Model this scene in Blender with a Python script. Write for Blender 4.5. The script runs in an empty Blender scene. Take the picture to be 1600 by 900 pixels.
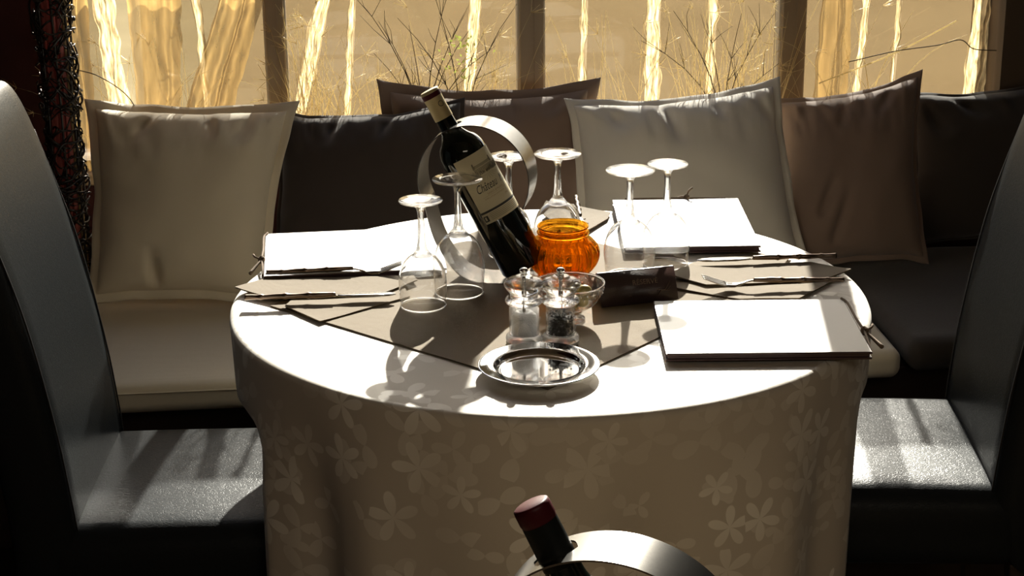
import bpy, bmesh, math, random
from mathutils import Vector, Matrix, Euler, noise

S = bpy.context.scene
COL = S.collection
PI = math.pi

# ------------------------------------------------------------------ camera
cam_d = bpy.data.cameras.new('camera')
cam = bpy.data.objects.new('camera', cam_d)
COL.objects.link(cam)
_a, _p, _r = math.radians(5.5), math.radians(18.6), math.radians(0.6)
_f = Vector((math.sin(_a) * math.cos(_p), math.cos(_a) * math.cos(_p), -math.sin(_p)))
_R0 = Vector((math.cos(_a), -math.sin(_a), 0))
_U0 = _R0.cross(_f)
CAM_R = math.cos(_r) * _R0 - math.sin(_r) * _U0
CAM_U = math.sin(_r) * _R0 + math.cos(_r) * _U0
_m = Matrix((CAM_R, CAM_U, -_f)).transposed().to_4x4()
_m.translation = (-0.3081, -2.6028, 1.645)
cam.matrix_world = _m
cam_d.sensor_width = 36
cam_d.lens = 63.0
cam_d.clip_start = 0.02
S.camera = cam

# ------------------------------------------------------------------ sky, sun, exposure
SUN_EL, SUN_AZ = math.radians(26.5), math.radians(10.6)
w = bpy.data.worlds.new('sky')
S.world = w
w.use_nodes = True
nt = w.node_tree
bg = nt.nodes['Background']
sky = nt.nodes.new('ShaderNodeTexSky')
sky.sky_type = 'NISHITA'
sky.sun_disc = False
sky.sun_elevation = SUN_EL
sky.sun_rotation = SUN_AZ
sky.altitude = 100
sky.dust_density = 2.0
nt.links.new(sky.outputs[0], bg.inputs[0])
bg.inputs[1].default_value = 0.125

sun_d = bpy.data.lights.new('sun', 'SUN')
sun_d.energy = 9.0
sun_d.angle = math.radians(0.55)
sun_d.color = (1.0, 0.94, 0.84)
sun = bpy.data.objects.new('sun', sun_d)
COL.objects.link(sun)
_t = Vector((-math.sin(SUN_AZ) * math.cos(SUN_EL), -math.cos(SUN_AZ) * math.cos(SUN_EL), -math.sin(SUN_EL)))
sun.rotation_euler = _t.to_track_quat('-Z', 'Y').to_euler()
sun.location = (0.6, 4, 4)

S.view_settings.view_transform = 'Standard'
S.view_settings.look = 'None'
S.view_settings.gamma = 1.0
S.view_settings.use_curve_mapping = False
S.view_settings.exposure = 0.95
S.cycles.use_denoising = True
S.cycles.max_bounces = 14
S.cycles.diffuse_bounces = 5
S.cycles.glossy_bounces = 6
S.cycles.transmission_bounces = 12
S.cycles.transparent_max_bounces = 32
S.cycles.sample_clamp_indirect = 6.0


# ------------------------------------------------------------------ materials
def new_mat(name):
    m = bpy.data.materials.new(name)
    m.use_nodes = True
    n = m.node_tree
    for x in list(n.nodes):
        n.nodes.remove(x)
    out = n.nodes.new('ShaderNodeOutputMaterial')
    return m, n, out


def N(n, kind, **kw):
    x = n.nodes.new(kind)
    for k, v in kw.items():
        if k.startswith('i_'):
            key = k[2:]
            key = int(key) if key.isdigit() else key.replace('_', ' ')
            x.inputs[key].default_value = v
        else:
            setattr(x, k, v)
    return x


def c4(c):
    return (c[0], c[1], c[2], 1)


def principled(name, color, rough=0.6, metal=0.0, spec=0.5, var=0.0, var_scale=8, bump=0.0, bump_scale=200,
               sheen=0.0, coat=0.0, weave=0.0, weave_scale=900, stretch=None, detail=4, aniso=0.0):
    m, n, out = new_mat(name)
    b = N(n, 'ShaderNodeBsdfPrincipled')
    b.inputs['Base Color'].default_value = c4(color)
    b.inputs['Roughness'].default_value = rough
    b.inputs['Metallic'].default_value = metal
    b.inputs['Specular IOR Level'].default_value = spec
    b.inputs['Sheen Weight'].default_value = sheen
    b.inputs['Coat Weight'].default_value = coat
    b.inputs['Anisotropic'].default_value = aniso
    n.links.new(b.outputs[0], out.inputs[0])
    tc = N(n, 'ShaderNodeTexCoord')
    mp = N(n, 'ShaderNodeMapping')
    if stretch:
        mp.inputs['Scale'].default_value = stretch
    n.links.new(tc.outputs['Object'], mp.inputs[0])
    if var:
        t = N(n, 'ShaderNodeTexNoise', i_Scale=var_scale, i_Detail=4.0)
        n.links.new(mp.outputs[0], t.inputs['Vector'])
        mx = N(n, 'ShaderNodeMix', data_type='RGBA')
        mx.inputs['A'].default_value = c4([c * (1 - var) for c in color])
        mx.inputs['B'].default_value = c4([min(1, c * (1 + var)) for c in color])
        n.links.new(t.outputs[0], mx.inputs['Factor'])
        n.links.new(mx.outputs['Result'], b.inputs['Base Color'])
    h = None
    if bump:
        t = N(n, 'ShaderNodeTexNoise', i_Scale=bump_scale, i_Detail=float(detail))
        n.links.new(mp.outputs[0], t.inputs['Vector'])
        h = N(n, 'ShaderNodeBump', i_Strength=bump, i_Distance=0.002)
        n.links.new(t.outputs[0], h.inputs['Height'])
        n.links.new(h.outputs[0], b.inputs['Normal'])
    if weave:
        ws = []
        for d in ('X', 'Z'):
            t = N(n, 'ShaderNodeTexWave', bands_direction=d, i_Scale=weave_scale)
            n.links.new(tc.outputs['Object'], t.inputs['Vector'])
            ws.append(t)
        ad = N(n, 'ShaderNodeMath', operation='ADD')
        n.links.new(ws[0].outputs[1], ad.inputs[0])
        n.links.new(ws[1].outputs[1], ad.inputs[1])
        h2 = N(n, 'ShaderNodeBump', i_Strength=weave, i_Distance=0.0006)
        n.links.new(ad.outputs[0], h2.inputs['Height'])
        if h:
            n.links.new(h.outputs[0], h2.inputs['Normal'])
        n.links.new(h2.outputs[0], b.inputs['Normal'])
    return m


def thin_glass(name, tint=(0.97, 0.98, 0.98), ior=1.5, gloss_rough=0.0):
    """thin sheet: straight transmission plus Fresnel mirror"""
    m, n, out = new_mat(name)
    tr = N(n, 'ShaderNodeBsdfTransparent')
    tr.inputs[0].default_value = c4(tint)
    gl = N(n, 'ShaderNodeBsdfGlossy')
    gl.inputs['Roughness'].default_value = gloss_rough
    fr = N(n, 'ShaderNodeFresnel', i_IOR=ior)
    ge = N(n, 'ShaderNodeNewGeometry')
    io = N(n, 'ShaderNodeMapRange')          # same reflectance from both sides of the sheet
    io.inputs['To Min'].default_value = ior
    io.inputs['To Max'].default_value = 1 / ior
    n.links.new(ge.outputs['Backfacing'], io.inputs['Value'])
    n.links.new(io.outputs[0], fr.inputs['IOR'])
    mx = N(n, 'ShaderNodeMixShader')
    n.links.new(fr.outputs[0], mx.inputs[0])
    n.links.new(tr.outputs[0], mx.inputs[1])
    n.links.new(gl.outputs[0], mx.inputs[2])
    n.links.new(mx.outputs[0], out.inputs[0])
    return m


def solid_glass(name, color=(1, 1, 1), clear=0.3, clear_color=(1, 1, 1), rough=0.0, ior=1.5):
    """refracting glass; a share passes straight, standing in for the light that caustics would carry"""
    m, n, out = new_mat(name)
    g = N(n, 'ShaderNodeBsdfGlass')
    g.inputs['Color'].default_value = c4(color)
    g.inputs['Roughness'].default_value = rough
    g.inputs['IOR'].default_value = ior
    tr = N(n, 'ShaderNodeBsdfTransparent')
    tr.inputs[0].default_value = c4(clear_color)
    mx = N(n, 'ShaderNodeMixShader', i_0=clear)
    n.links.new(g.outputs[0], mx.inputs[1])
    n.links.new(tr.outputs[0], mx.inputs[2])
    n.links.new(mx.outputs[0], out.inputs[0])
    return m


def sheer(name, trans_col, open_=0.3, diff=0.15, weave_scale=0, gloss=0.0, var=0.0, var_scale=(20, 20, 20), var_bias=0.0):
    """thin cloth: open weave (transparent) + light that glows through (translucent) + a little diffuse"""
    m, n, out = new_mat(name)
    tl = N(n, 'ShaderNodeBsdfTranslucent')
    tl.inputs[0].default_value = c4(trans_col)
    df = N(n, 'ShaderNodeBsdfDiffuse')
    df.inputs[0].default_value = c4([c * 0.8 for c in trans_col])
    m1 = N(n, 'ShaderNodeMixShader', i_0=diff)
    n.links.new(tl.outputs[0], m1.inputs[1])
    n.links.new(df.outputs[0], m1.inputs[2])
    last = m1
    if gloss:
        gl = N(n, 'ShaderNodeBsdfGlossy', i_Roughness=0.25)
        m2 = N(n, 'ShaderNodeMixShader', i_0=gloss)
        n.links.new(last.outputs[0], m2.inputs[1])
        n.links.new(gl.outputs[0], m2.inputs[2])
        last = m2
    tr = N(n, 'ShaderNodeBsdfTransparent')
    m3 = N(n, 'ShaderNodeMixShader', i_0=1 - open_)
    n.links.new(tr.outputs[0], m3.inputs[1])
    n.links.new(last.outputs[0], m3.inputs[2])
    n.links.new(m3.outputs[0], out.inputs[0])
    tc = N(n, 'ShaderNodeTexCoord')
    if var:
        mp = N(n, 'ShaderNodeMapping')
        mp.inputs['Scale'].default_value = var_scale
        n.links.new(tc.outputs['Object'], mp.inputs[0])
        t = N(n, 'ShaderNodeTexNoise', i_Scale=1.0, i_Detail=5.0)
        n.links.new(mp.outputs[0], t.inputs['Vector'])
        mx = N(n, 'ShaderNodeMix', data_type='RGBA')
        mx.inputs['A'].default_value = c4([c * (1 - var) for c in trans_col])
        mx.inputs['B'].default_value = c4([min(1, c * (1 + var)) for c in trans_col])
        mr = N(n, 'ShaderNodeMapRange')
        mr.inputs['From Min'].default_value = 0.3 + var_bias
        mr.inputs['From Max'].default_value = 0.7 + var_bias
        n.links.new(t.outputs[0], mr.inputs['Value'])
        n.links.new(mr.outputs[0], mx.inputs['Factor'])
        n.links.new(mx.outputs['Result'], tl.inputs[0])
    if weave_scale:
        vals = []
        for d in ('X', 'Z'):
            t = N(n, 'ShaderNodeTexWave', bands_direction=d, i_Scale=weave_scale, i_Distortion=1.5)
            n.links.new(tc.outputs['Object'], t.inputs['Vector'])
            vals.append(t)
        mu = N(n, 'ShaderNodeMath', operation='MULTIPLY')
        n.links.new(vals[0].outputs[1], mu.inputs[0])
        n.links.new(vals[1].outputs[1], mu.inputs[1])
        mr = N(n, 'ShaderNodeMapRange')
        mr.inputs['To Min'].default_value = min(1, 1 - open_ + 0.1)
        mr.inputs['To Max'].default_value = max(0, 1 - open_ - 0.2)
        n.links.new(mu.outputs[0], mr.inputs['Value'])
        n.links.new(mr.outputs[0], m3.inputs[0])
    return m


def damask(name):
    """white table linen with a woven pattern of five-petalled flowers and pointed leaves"""
    m, n, out = new_mat(name)
    b = N(n, 'ShaderNodeBsdfPrincipled')
    b.inputs['Roughness'].default_value = 0.6
    b.inputs['Sheen Weight'].default_value = 0.15
    n.links.new(b.outputs[0], out.inputs[0])
    uv = N(n, 'ShaderNodeUVMap')

    def cells(scale, off, petals, size, sharp, rnd=0.85):
        mp = N(n, 'ShaderNodeMapping')
        mp.inputs['Scale'].default_value = (scale, scale, 1)
        mp.inputs['Location'].default_value = (off, off * 0.7, 0)
        n.links.new(uv.outputs[0], mp.inputs[0])
        v = N(n, 'ShaderNodeTexVoronoi', voronoi_dimensions='2D', i_Scale=1.0)
        v.inputs['Randomness'].default_value = rnd
        n.links.new(mp.outputs[0], v.inputs['Vector'])
        d = N(n, 'ShaderNodeVectorMath', operation='SUBTRACT')
        n.links.new(mp.outputs[0], d.inputs[0])
        n.links.new(v.outputs['Position'], d.inputs[1])
        sp = N(n, 'ShaderNodeSeparateXYZ')
        n.links.new(d.outputs[0], sp.inputs[0])
        at = N(n, 'ShaderNodeMath', operation='ARCTAN2')
        n.links.new(sp.outputs[1], at.inputs[0])
        n.links.new(sp.outputs[0], at.inputs[1])
        sc = N(n, 'ShaderNodeSeparateColor')
        n.links.new(v.outputs['Color'], sc.inputs[0])
        ph = N(n, 'ShaderNodeMath', operation='MULTIPLY_ADD', i_1=6.28)
        n.links.new(sc.outputs[0], ph.inputs[0])
        n.links.new(at.outputs[0], ph.inputs[2])
        mu = N(n, 'ShaderNodeMath', operation='MULTIPLY', i_1=petals / 2)
        n.links.new(ph.outputs[0], mu.inputs[0])
        co = N(n, 'ShaderNodeMath', operation='COSINE')
        n.links.new(mu.outputs[0], co.inputs[0])
        ab = N(n, 'ShaderNodeMath', operation='ABSOLUTE')
        n.links.new(co.outputs[0], ab.inputs[0])
        pw = N(n, 'ShaderNodeMath', operation='POWER', i_1=sharp)
        n.links.new(ab.outputs[0], pw.inputs[0])
        sz = N(n, 'ShaderNodeMath', operation='MULTIPLY_ADD', i_1=size * 0.6, i_2=size * 0.55)
        n.links.new(sc.outputs[1], sz.inputs[0])
        rad = N(n, 'ShaderNodeMath', operation='MULTIPLY')
        n.links.new(pw.outputs[0], rad.inputs[0])
        n.links.new(sz.outputs[0], rad.inputs[1])
        ln = N(n, 'ShaderNodeVectorMath', operation='LENGTH')
        n.links.new(d.outputs[0], ln.inputs[0])
        df = N(n, 'ShaderNodeMath', operation='SUBTRACT')
        n.links.new(rad.outputs[0], df.inputs[0])
        n.links.new(ln.outputs['Value'], df.inputs[1])
        mr = N(n, 'ShaderNodeMapRange')
        mr.inputs['From Min'].default_value = -0.012
        mr.inputs['From Max'].default_value = 0.012
        n.links.new(df.outputs[0], mr.inputs['Value'])
        # only some cells carry a motif
        gt = N(n, 'ShaderNodeMath', operation='GREATER_THAN', i_1=0.38)
        n.links.new(sc.outputs[2], gt.inputs[0])
        o = N(n, 'ShaderNodeMath', operation='MULTIPLY')
        n.links.new(mr.outputs[0], o.inputs[0])
        n.links.new(gt.outputs[0], o.inputs[1])
        return o

    a = cells(12.5, 0.3, 5, 0.50, 1.05)
    l1 = cells(17, 4.1, 2, 0.62, 3.0)
    l2 = cells(14, 9.7, 3, 0.55, 2.2)
    s1 = N(n, 'ShaderNodeMath', operation='MAXIMUM')
    n.links.new(l1.outputs[0], s1.inputs[0])
    n.links.new(l2.outputs[0], s1.inputs[1])
    lo = N(n, 'ShaderNodeMath', operation='MULTIPLY', i_1=0.5)
    n.links.new(s1.outputs[0], lo.inputs[0])
    mxx = N(n, 'ShaderNodeMath', operation='MAXIMUM')
    n.links.new(a.outputs[0], mxx.inputs[0])
    n.links.new(lo.outputs[0], mxx.inputs[1])
    # sprays of motifs come and go across the cloth
    t = N(n, 'ShaderNodeTexNoise', i_Scale=5.0, i_Detail=1.0)
    n.links.new(uv.outputs[0], t.inputs['Vector'])
    mr = N(n, 'ShaderNodeMapRange')
    mr.inputs['From Min'].default_value = 0.35
    mr.inputs['From Max'].default_value = 0.6
    mr.inputs['To Min'].default_value = 0.3
    n.links.new(t.outputs[0], mr.inputs['Value'])
    fm = N(n, 'ShaderNodeMath', operation='MULTIPLY')
    n.links.new(mxx.outputs[0], fm.inputs[0])
    n.links.new(mr.outputs[0], fm.inputs[1])
    mx = N(n, 'ShaderNodeMix', data_type='RGBA')
    mx.inputs['A'].default_value = (0.60, 0.545, 0.465, 1)
    mx.inputs['B'].default_value = (0.88, 0.84, 0.76, 1)
    n.links.new(fm.outputs[0], mx.inputs['Factor'])
    n.links.new(mx.outputs['Result'], b.inputs['Base Color'])
    rr = N(n, 'ShaderNodeMapRange')
    rr.inputs['To Min'].default_value = 0.7
    rr.inputs['To Max'].default_value = 0.45
    n.links.new(fm.outputs[0], rr.inputs['Value'])
    n.links.new(rr.outputs[0], b.inputs['Roughness'])
    nz = N(n, 'ShaderNodeTexNoise', i_Scale=500.0, i_Detail=2.0)
    n.links.new(uv.outputs[0], nz.inputs['Vector'])
    bp = N(n, 'ShaderNodeBump', i_Strength=0.15, i_Distance=0.001)
    n.links.new(nz.outputs[0], bp.inputs['Height'])
    n.links.new(bp.outputs[0], b.inputs['Normal'])
    return m


def leather_mat(name, color):
    m, n, out = new_mat(name)
    b = N(n, 'ShaderNodeBsdfPrincipled')
    b.inputs['Base Color'].default_value = c4(color)
    b.inputs['Roughness'].default_value = 0.33
    b.inputs['Specular IOR Level'].default_value = 0.08
    n.links.new(b.outputs[0], out.inputs[0])
    tc = N(n, 'ShaderNodeTexCoord')
    mp = N(n, 'ShaderNodeMapping')
    mp.inputs['Scale'].default_value = (1.0, 2.2, 1.0)
    n.links.new(tc.outputs['Object'], mp.inputs[0])
    t0 = N(n, 'ShaderNodeTexNoise', i_Scale=22.0, i_Detail=3.0)
    n.links.new(mp.outputs[0], t0.inputs['Vector'])
    ad = N(n, 'ShaderNodeMix', data_type='RGBA')
    ad.inputs['Factor'].default_value = 0.12
    n.links.new(mp.outputs[0], ad.inputs['A'])
    n.links.new(t0.outputs['Color'], ad.inputs['B'])
    v = N(n, 'ShaderNodeTexVoronoi', feature='DISTANCE_TO_EDGE', i_Scale=90.0)
    n.links.new(ad.outputs['Result'], v.inputs['Vector'])
    mr = N(n, 'ShaderNodeMapRange')
    mr.inputs['From Max'].default_value = 0.12
    n.links.new(v.outputs['Distance'], mr.inputs['Value'])
    b1 = N(n, 'ShaderNodeBump', i_Strength=0.16, i_Distance=0.0010)
    n.links.new(mr.outputs[0], b1.inputs['Height'])
    t = N(n, 'ShaderNodeTexNoise', i_Scale=420.0, i_Detail=3.0)
    n.links.new(tc.outputs['Object'], t.inputs['Vector'])
    b2 = N(n, 'ShaderNodeBump', i_Strength=0.07, i_Distance=0.0006)
    n.links.new(t.outputs[0], b2.inputs['Height'])
    n.links.new(b1.outputs[0], b2.inputs['Normal'])
    n.links.new(b2.outputs[0], b.inputs['Normal'])
    return m


M = {}
M['linen'] = damask('damask_linen')
M['cream'] = principled('cream_cotton', (0.76, 0.67, 0.50), 0.85, sheen=0.3, weave=0.25, weave_scale=700, bump=0.3, bump_scale=35)
M['pale_cream'] = principled('pale_cream_cotton', (0.80, 0.755, 0.66), 0.85, sheen=0.3, weave=0.25, weave_scale=700, bump=0.3, bump_scale=35)
M['taupe'] = principled('taupe_cotton', (0.26, 0.18, 0.135), 0.85, sheen=0.25, weave=0.3, weave_scale=700, bump=0.3, bump_scale=35)
M['dark_brown'] = principled('dark_brown_cotton', (0.045, 0.032, 0.026), 0.85, sheen=0.25, weave=0.3, weave_scale=700, bump=0.3, bump_scale=35)
M['black_brown'] = principled('black_brown_cotton', (0.04, 0.03, 0.022), 0.85, sheen=0.25, weave=0.3, weave_scale=700, bump=0.3, bump_scale=35)
M['leather'] = leather_mat('charcoal_leather', (0.016, 0.0185, 0.0205))
M['runner'] = principled('tan_linen', (0.135, 0.094, 0.046), 0.85, sheen=0.0, weave=0.3, weave_scale=900, bump=0.25, bump_scale=60, var=0.05)
M['steel'] = principled('brushed_steel', (0.18, 0.172, 0.16), 0.25, metal=1.0, bump=0.06, bump_scale=60, stretch=(1, 22, 1))
M['chrome'] = principled('polished_steel', (0.86, 0.86, 0.86), 0.06, metal=1.0)
M['cutlery'] = principled('cutlery_steel', (0.72, 0.71, 0.69), 0.16, metal=1.0)
M['bamboo_metal'] = principled('bamboo_handle_steel', (0.20, 0.15, 0.115), 0.28, metal=1.0)
M['bowl_glass'] = solid_glass('wine_glass_bowl', clear=0.07)
M['stem_glass'] = solid_glass('wine_glass_stem', clear=0.35)
M['acrylic'] = solid_glass('clear_acrylic', clear=0.35, ior=1.48)
M['acrylic_thin'] = solid_glass('clear_acrylic_tube', clear=0.6, ior=1.48)
M['pane'] = thin_glass('window_pane', tint=(0.93, 0.95, 0.93))
M['orange'] = solid_glass('orange_glass', color=(0.99, 0.64, 0.12), clear=0.22, clear_color=(0.99, 0.64, 0.17))
M['dish_glass'] = solid_glass('pressed_glass_dish', clear=0.2)
M['bottle_glass'] = principled('dark_bottle_glass', (0.004, 0.007, 0.005), 0.045, spec=0.6, coat=0.4)
M['label_paper'] = principled('cream_label_paper', (0.60, 0.52, 0.33), 0.7, var=0.05, var_scale=40)
M['label_ink'] = principled('dark_label_ink', (0.035, 0.03, 0.025), 0.7)
M['label_grey'] = principled('grey_label_ink', (0.20, 0.17, 0.11), 0.7)
M['label_red'] = principled('faded_red_label_ink', (0.36, 0.24, 0.13), 0.7)
M['capsule'] = principled('pale_gold_foil', (0.56, 0.45, 0.23), 0.4, metal=0.25)
M['capsule_red'] = principled('dark_red_foil', (0.055, 0.003, 0.006), 0.45, spec=0.2)
M['menu_cover'] = principled('burgundy_leatherette', (0.065, 0.032, 0.032), 0.45, bump=0.2, bump_scale=300)
M['menu_paper'] = principled('ivory_menu_sheet', (0.80, 0.78, 0.73), 0.6, var=0.03)
M['cord'] = principled('brown_twine', (0.20, 0.14, 0.09), 0.9, bump=0.6, bump_scale=600)
M['card'] = principled('dark_brown_leatherette', (0.05, 0.03, 0.026), 0.35, bump=0.15, bump_scale=400)
M['card_print'] = principled('dull_gold_print', (0.15, 0.10, 0.06), 0.5)
M['salt'] = principled('coarse_salt', (0.85, 0.84, 0.82), 0.8, bump=0.8, bump_scale=500)
M['pepper'] = principled('peppercorns', (0.022, 0.018, 0.015), 0.7)
M['olive'] = principled('olive_skin', (0.30, 0.23, 0.07), 0.3, var=0.4, var_scale=60)
M['almond'] = principled('brown_olive_skin', (0.16, 0.09, 0.035), 0.35, var=0.3, var_scale=60)
M['frame'] = principled('painted_window_frame', (0.30, 0.22, 0.14), 0.5, var=0.08, var_scale=6, stretch=(8, 8, 0.5))
M['frame_edge'] = principled('pale_glazing_bead', (0.62, 0.56, 0.46), 0.4)
M['wall_red'] = principled('dark_red_plaster', (0.05, 0.008, 0.007), 0.8, var=0.4, var_scale=14, bump=0.5, bump_scale=30)
M['wall_dark'] = principled('dark_plaster', (0.16, 0.12, 0.09), 0.85, bump=0.2, bump_scale=40)
M['wall_brown'] = principled('brown_plaster', (0.11, 0.075, 0.048), 0.85, bump=0.2, bump_scale=40)
M['ceiling'] = principled('ceiling_plaster', (0.34, 0.28, 0.22), 0.9)
M['wood_dark'] = principled('dark_stained_wood', (0.035, 0.022, 0.016), 0.45, var=0.3, var_scale=5, stretch=(1, 12, 12))
M['floorwood'] = principled('dark_floor_wood', (0.05, 0.032, 0.022), 0.4, var=0.3, var_scale=3, stretch=(12, 1, 1))
M['wicker'] = principled('black_lacquered_wicker', (0.014, 0.010, 0.008), 0.3, coat=0.3)
M['red_strip'] = principled('red_bamboo_strip', (0.42, 0.10, 0.085), 0.55, var=0.35, var_scale=20, stretch=(8, 8, 0.6))
M['tan_strip'] = principled('pale_bamboo_strip', (0.40, 0.28, 0.13), 0.55, var=0.35, var_scale=20, stretch=(8, 8, 0.6))
M['voile'] = sheer('tan_voile', (0.062, 0.038, 0.013), open_=0.46, diff=0.3, weave_scale=260, var=0.14, var_scale=(9, 9, 2.0))
M['organza'] = sheer('gold_organza', (0.44, 0.28, 0.095), open_=0.36, diff=0.2, gloss=0.04, var=0.35, var_scale=(45, 45, 5))
M['bright_organza'] = sheer('crumpled_pale_organza', (0.50, 0.38, 0.20), open_=0.10, diff=0.1, gloss=0.05, var=0.85, var_scale=(150, 150, 30), var_bias=-0.03)
M['straw'] = sheer('dry_straw', (0.95, 0.82, 0.52), open_=0.0, diff=0.2, gloss=0.12)
M['twig'] = principled('brown_twig', (0.09, 0.06, 0.035), 0.7)
M['broom_green'] = sheer('green_broom_leaf', (0.45, 0.5, 0.12), open_=0.0, diff=0.4)
M['paving'] = principled('sunlit_paving', (0.30, 0.215, 0.115), 0.95, spec=0.0, var=0.2, var_scale=1.2)
M['hedge'] = principled('hedge_leaves', (0.045, 0.06, 0.025), 0.8, var=0.6, var_scale=9, bump=1.0, bump_scale=30)
M['terrace'] = principled('greenish_grey_stone', (0.30, 0.235, 0.13), 0.95, spec=0.0, var=0.25, var_scale=1.5)
M['plinth'] = principled('pale_stone', (0.55, 0.53, 0.48), 0.8, var=0.15)
M['seam'] = principled('seam_black', (0.012, 0.012, 0.013), 0.5)


# ------------------------------------------------------------------ object helpers
def link(name, bm, mat, parent=None, smooth=True, loc=None):
    me = bpy.data.meshes.new(name)
    bmesh.ops.recalc_face_normals(bm, faces=bm.faces)
    bm.to_mesh(me)
    bm.free()
    return link_mesh(name, me, mat, parent, smooth, loc)


def link_mesh(name, me, mat, parent=None, smooth=True, loc=None):
    if smooth:
        me.polygons.foreach_set('use_smooth', [True] * len(me.polygons))
    me.materials.append(M[mat] if isinstance(mat, str) else mat)
    o = bpy.data.objects.new(name, me)
    COL.objects.link(o)
    if parent:
        o.parent = parent
    if loc:
        o.location = loc
    return o


def sharp(o, deg=35):
    """keep creases crisp on a smooth-shaded mesh"""
    me = o.data
    bm = bmesh.new()
    bm.from_mesh(me)
    for e in bm.edges:
        if len(e.link_faces) == 2 and e.calc_face_angle(0) > math.radians(deg):
            e.smooth = False
    bm.to_mesh(me)
    bm.free()
    return o


def tag(o, label, cat, group=None, kind=None):
    o['label'] = label
    o['category'] = cat
    if group:
        o['group'] = group
    if kind:
        o['kind'] = kind
    return o


def thing(name, label, cat, loc=(0, 0, 0), rz=0.0, group=None):
    o = bpy.data.objects.new(name, None)
    o.empty_display_size = 0.05
    COL.objects.link(o)
    o.location = loc
    o.rotation_euler = (0, 0, rz)
    return tag(o, label, cat, group)


def struct(name, bm, mat, parent=None, smooth=False):
    o = link(name, bm, mat, parent, smooth)
    if not parent:
        o['kind'] = 'structure'
    return o


def copy_tree(src, parent=None):
    c = src.copy()
    COL.objects.link(c)
    if parent:
        c.parent = parent
    for ch in list(src.children):
        copy_tree(ch, c)
    return c


def add_box(bm, x0, x1, y0, y1, z0, z1, bevel=0.0, seg=2):
    r = bmesh.ops.create_cube(bm, size=1)
    for v in r['verts']:
        v.co = Vector(((x0 + x1) / 2 + v.co.x * (x1 - x0), (y0 + y1) / 2 + v.co.y * (y1 - y0), (z0 + z1) / 2 + v.co.z * (z1 - z0)))
    if bevel:
        es = {e for v in r['verts'] for e in v.link_edges}
        bmesh.ops.bevel(bm, geom=list(es), offset=bevel, segments=seg, affect='EDGES', profile=0.5)
    return bm


def box(x0, x1, y0, y1, z0, z1, bevel=0.0, seg=2):
    return add_box(bmesh.new(), x0, x1, y0, y1, z0, z1, bevel, seg)


def add_lathe(bm, prof, seg=48, rib=None, z_off=0.0, center=(0, 0)):
    """prof: (r, z) list; rib(angle, i, r) -> r"""
    rings = []
    for i, (r, z) in enumerate(prof):
        if r < 1e-6:
            rings.append([bm.verts.new((center[0], center[1], z + z_off))])
        else:
            ring = []
            for k in range(seg):
                a = 2 * PI * k / seg
                rr = rib(a, i, r) if rib else r
                ring.append(bm.verts.new((center[0] + rr * math.cos(a), center[1] + rr * math.sin(a), z + z_off)))
            rings.append(ring)
    for A, B in zip(rings[:-1], rings[1:]):
        if len(A) == 1 and len(B) == 1:
            continue
        for k in range(seg):
            k2 = (k + 1) % seg
            if len(A) == 1:
                bm.faces.new((A[0], B[k], B[k2]))
            elif len(B) == 1:
                bm.faces.new((A[k], B[0], A[k2]))
            else:
                bm.faces.new((A[k], B[k], B[k2], A[k2]))
    return bm


def lathe(prof, seg=48, rib=None):
    return add_lathe(bmesh.new(), prof, seg, rib)


def spline(pts, n=8):
    """Catmull-Rom through points"""
    P = [Vector(p) for p in pts]
    P = [P[0] * 2 - P[1]] + P + [P[-1] * 2 - P[-2]]
    out = []
    for i in range(1, len(P) - 2):
        for k in range(n):
            t = k / n
            a, b, c, d = P[i - 1], P[i], P[i + 1], P[i + 2]
            out.append(0.5 * ((2 * b) + (c - a) * t + (2 * a - 5 * b + 4 * c - d) * t * t + (3 * b - a - 3 * c + d) * t ** 3))
    out.append(P[-2])
    return out


def add_tube(bm, pts, rad, seg=6, cap=True):
    """rad: number or function of t in 0..1"""
    n = len(pts)
    pts = [Vector(p) for p in pts]
    prev = None
    rings = []
    for i, p in enumerate(pts):
        d = (pts[min(i + 1, n - 1)] - pts[max(i - 1, 0)])
        if d.length < 1e-9:
            d = Vector((0, 0, 1))
        d.normalize()
        if prev is None:
            x = d.orthogonal().normalized()
        else:
            x = prev - d * prev.dot(d)
            x = x.normalized() if x.length > 1e-6 else d.orthogonal().normalized()
        prev = x
        y = d.cross(x)
        r = rad(i / (n - 1)) if callable(rad) else rad
        rings.append([bm.verts.new(p + (x * math.cos(2 * PI * k / seg) + y * math.sin(2 * PI * k / seg)) * r) for k in range(seg)])
    for A, B in zip(rings[:-1], rings[1:]):
        for k in range(seg):
            k2 = (k + 1) % seg
            bm.faces.new((A[k], A[k2], B[k2], B[k]))
    if cap:
        bm.faces.new(list(reversed(rings[0])))
        bm.faces.new(rings[-1])
    return bm


def tube(pts, rad, seg=6, cap=True):
    return add_tube(bmesh.new(), pts, rad, seg, cap)


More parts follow.
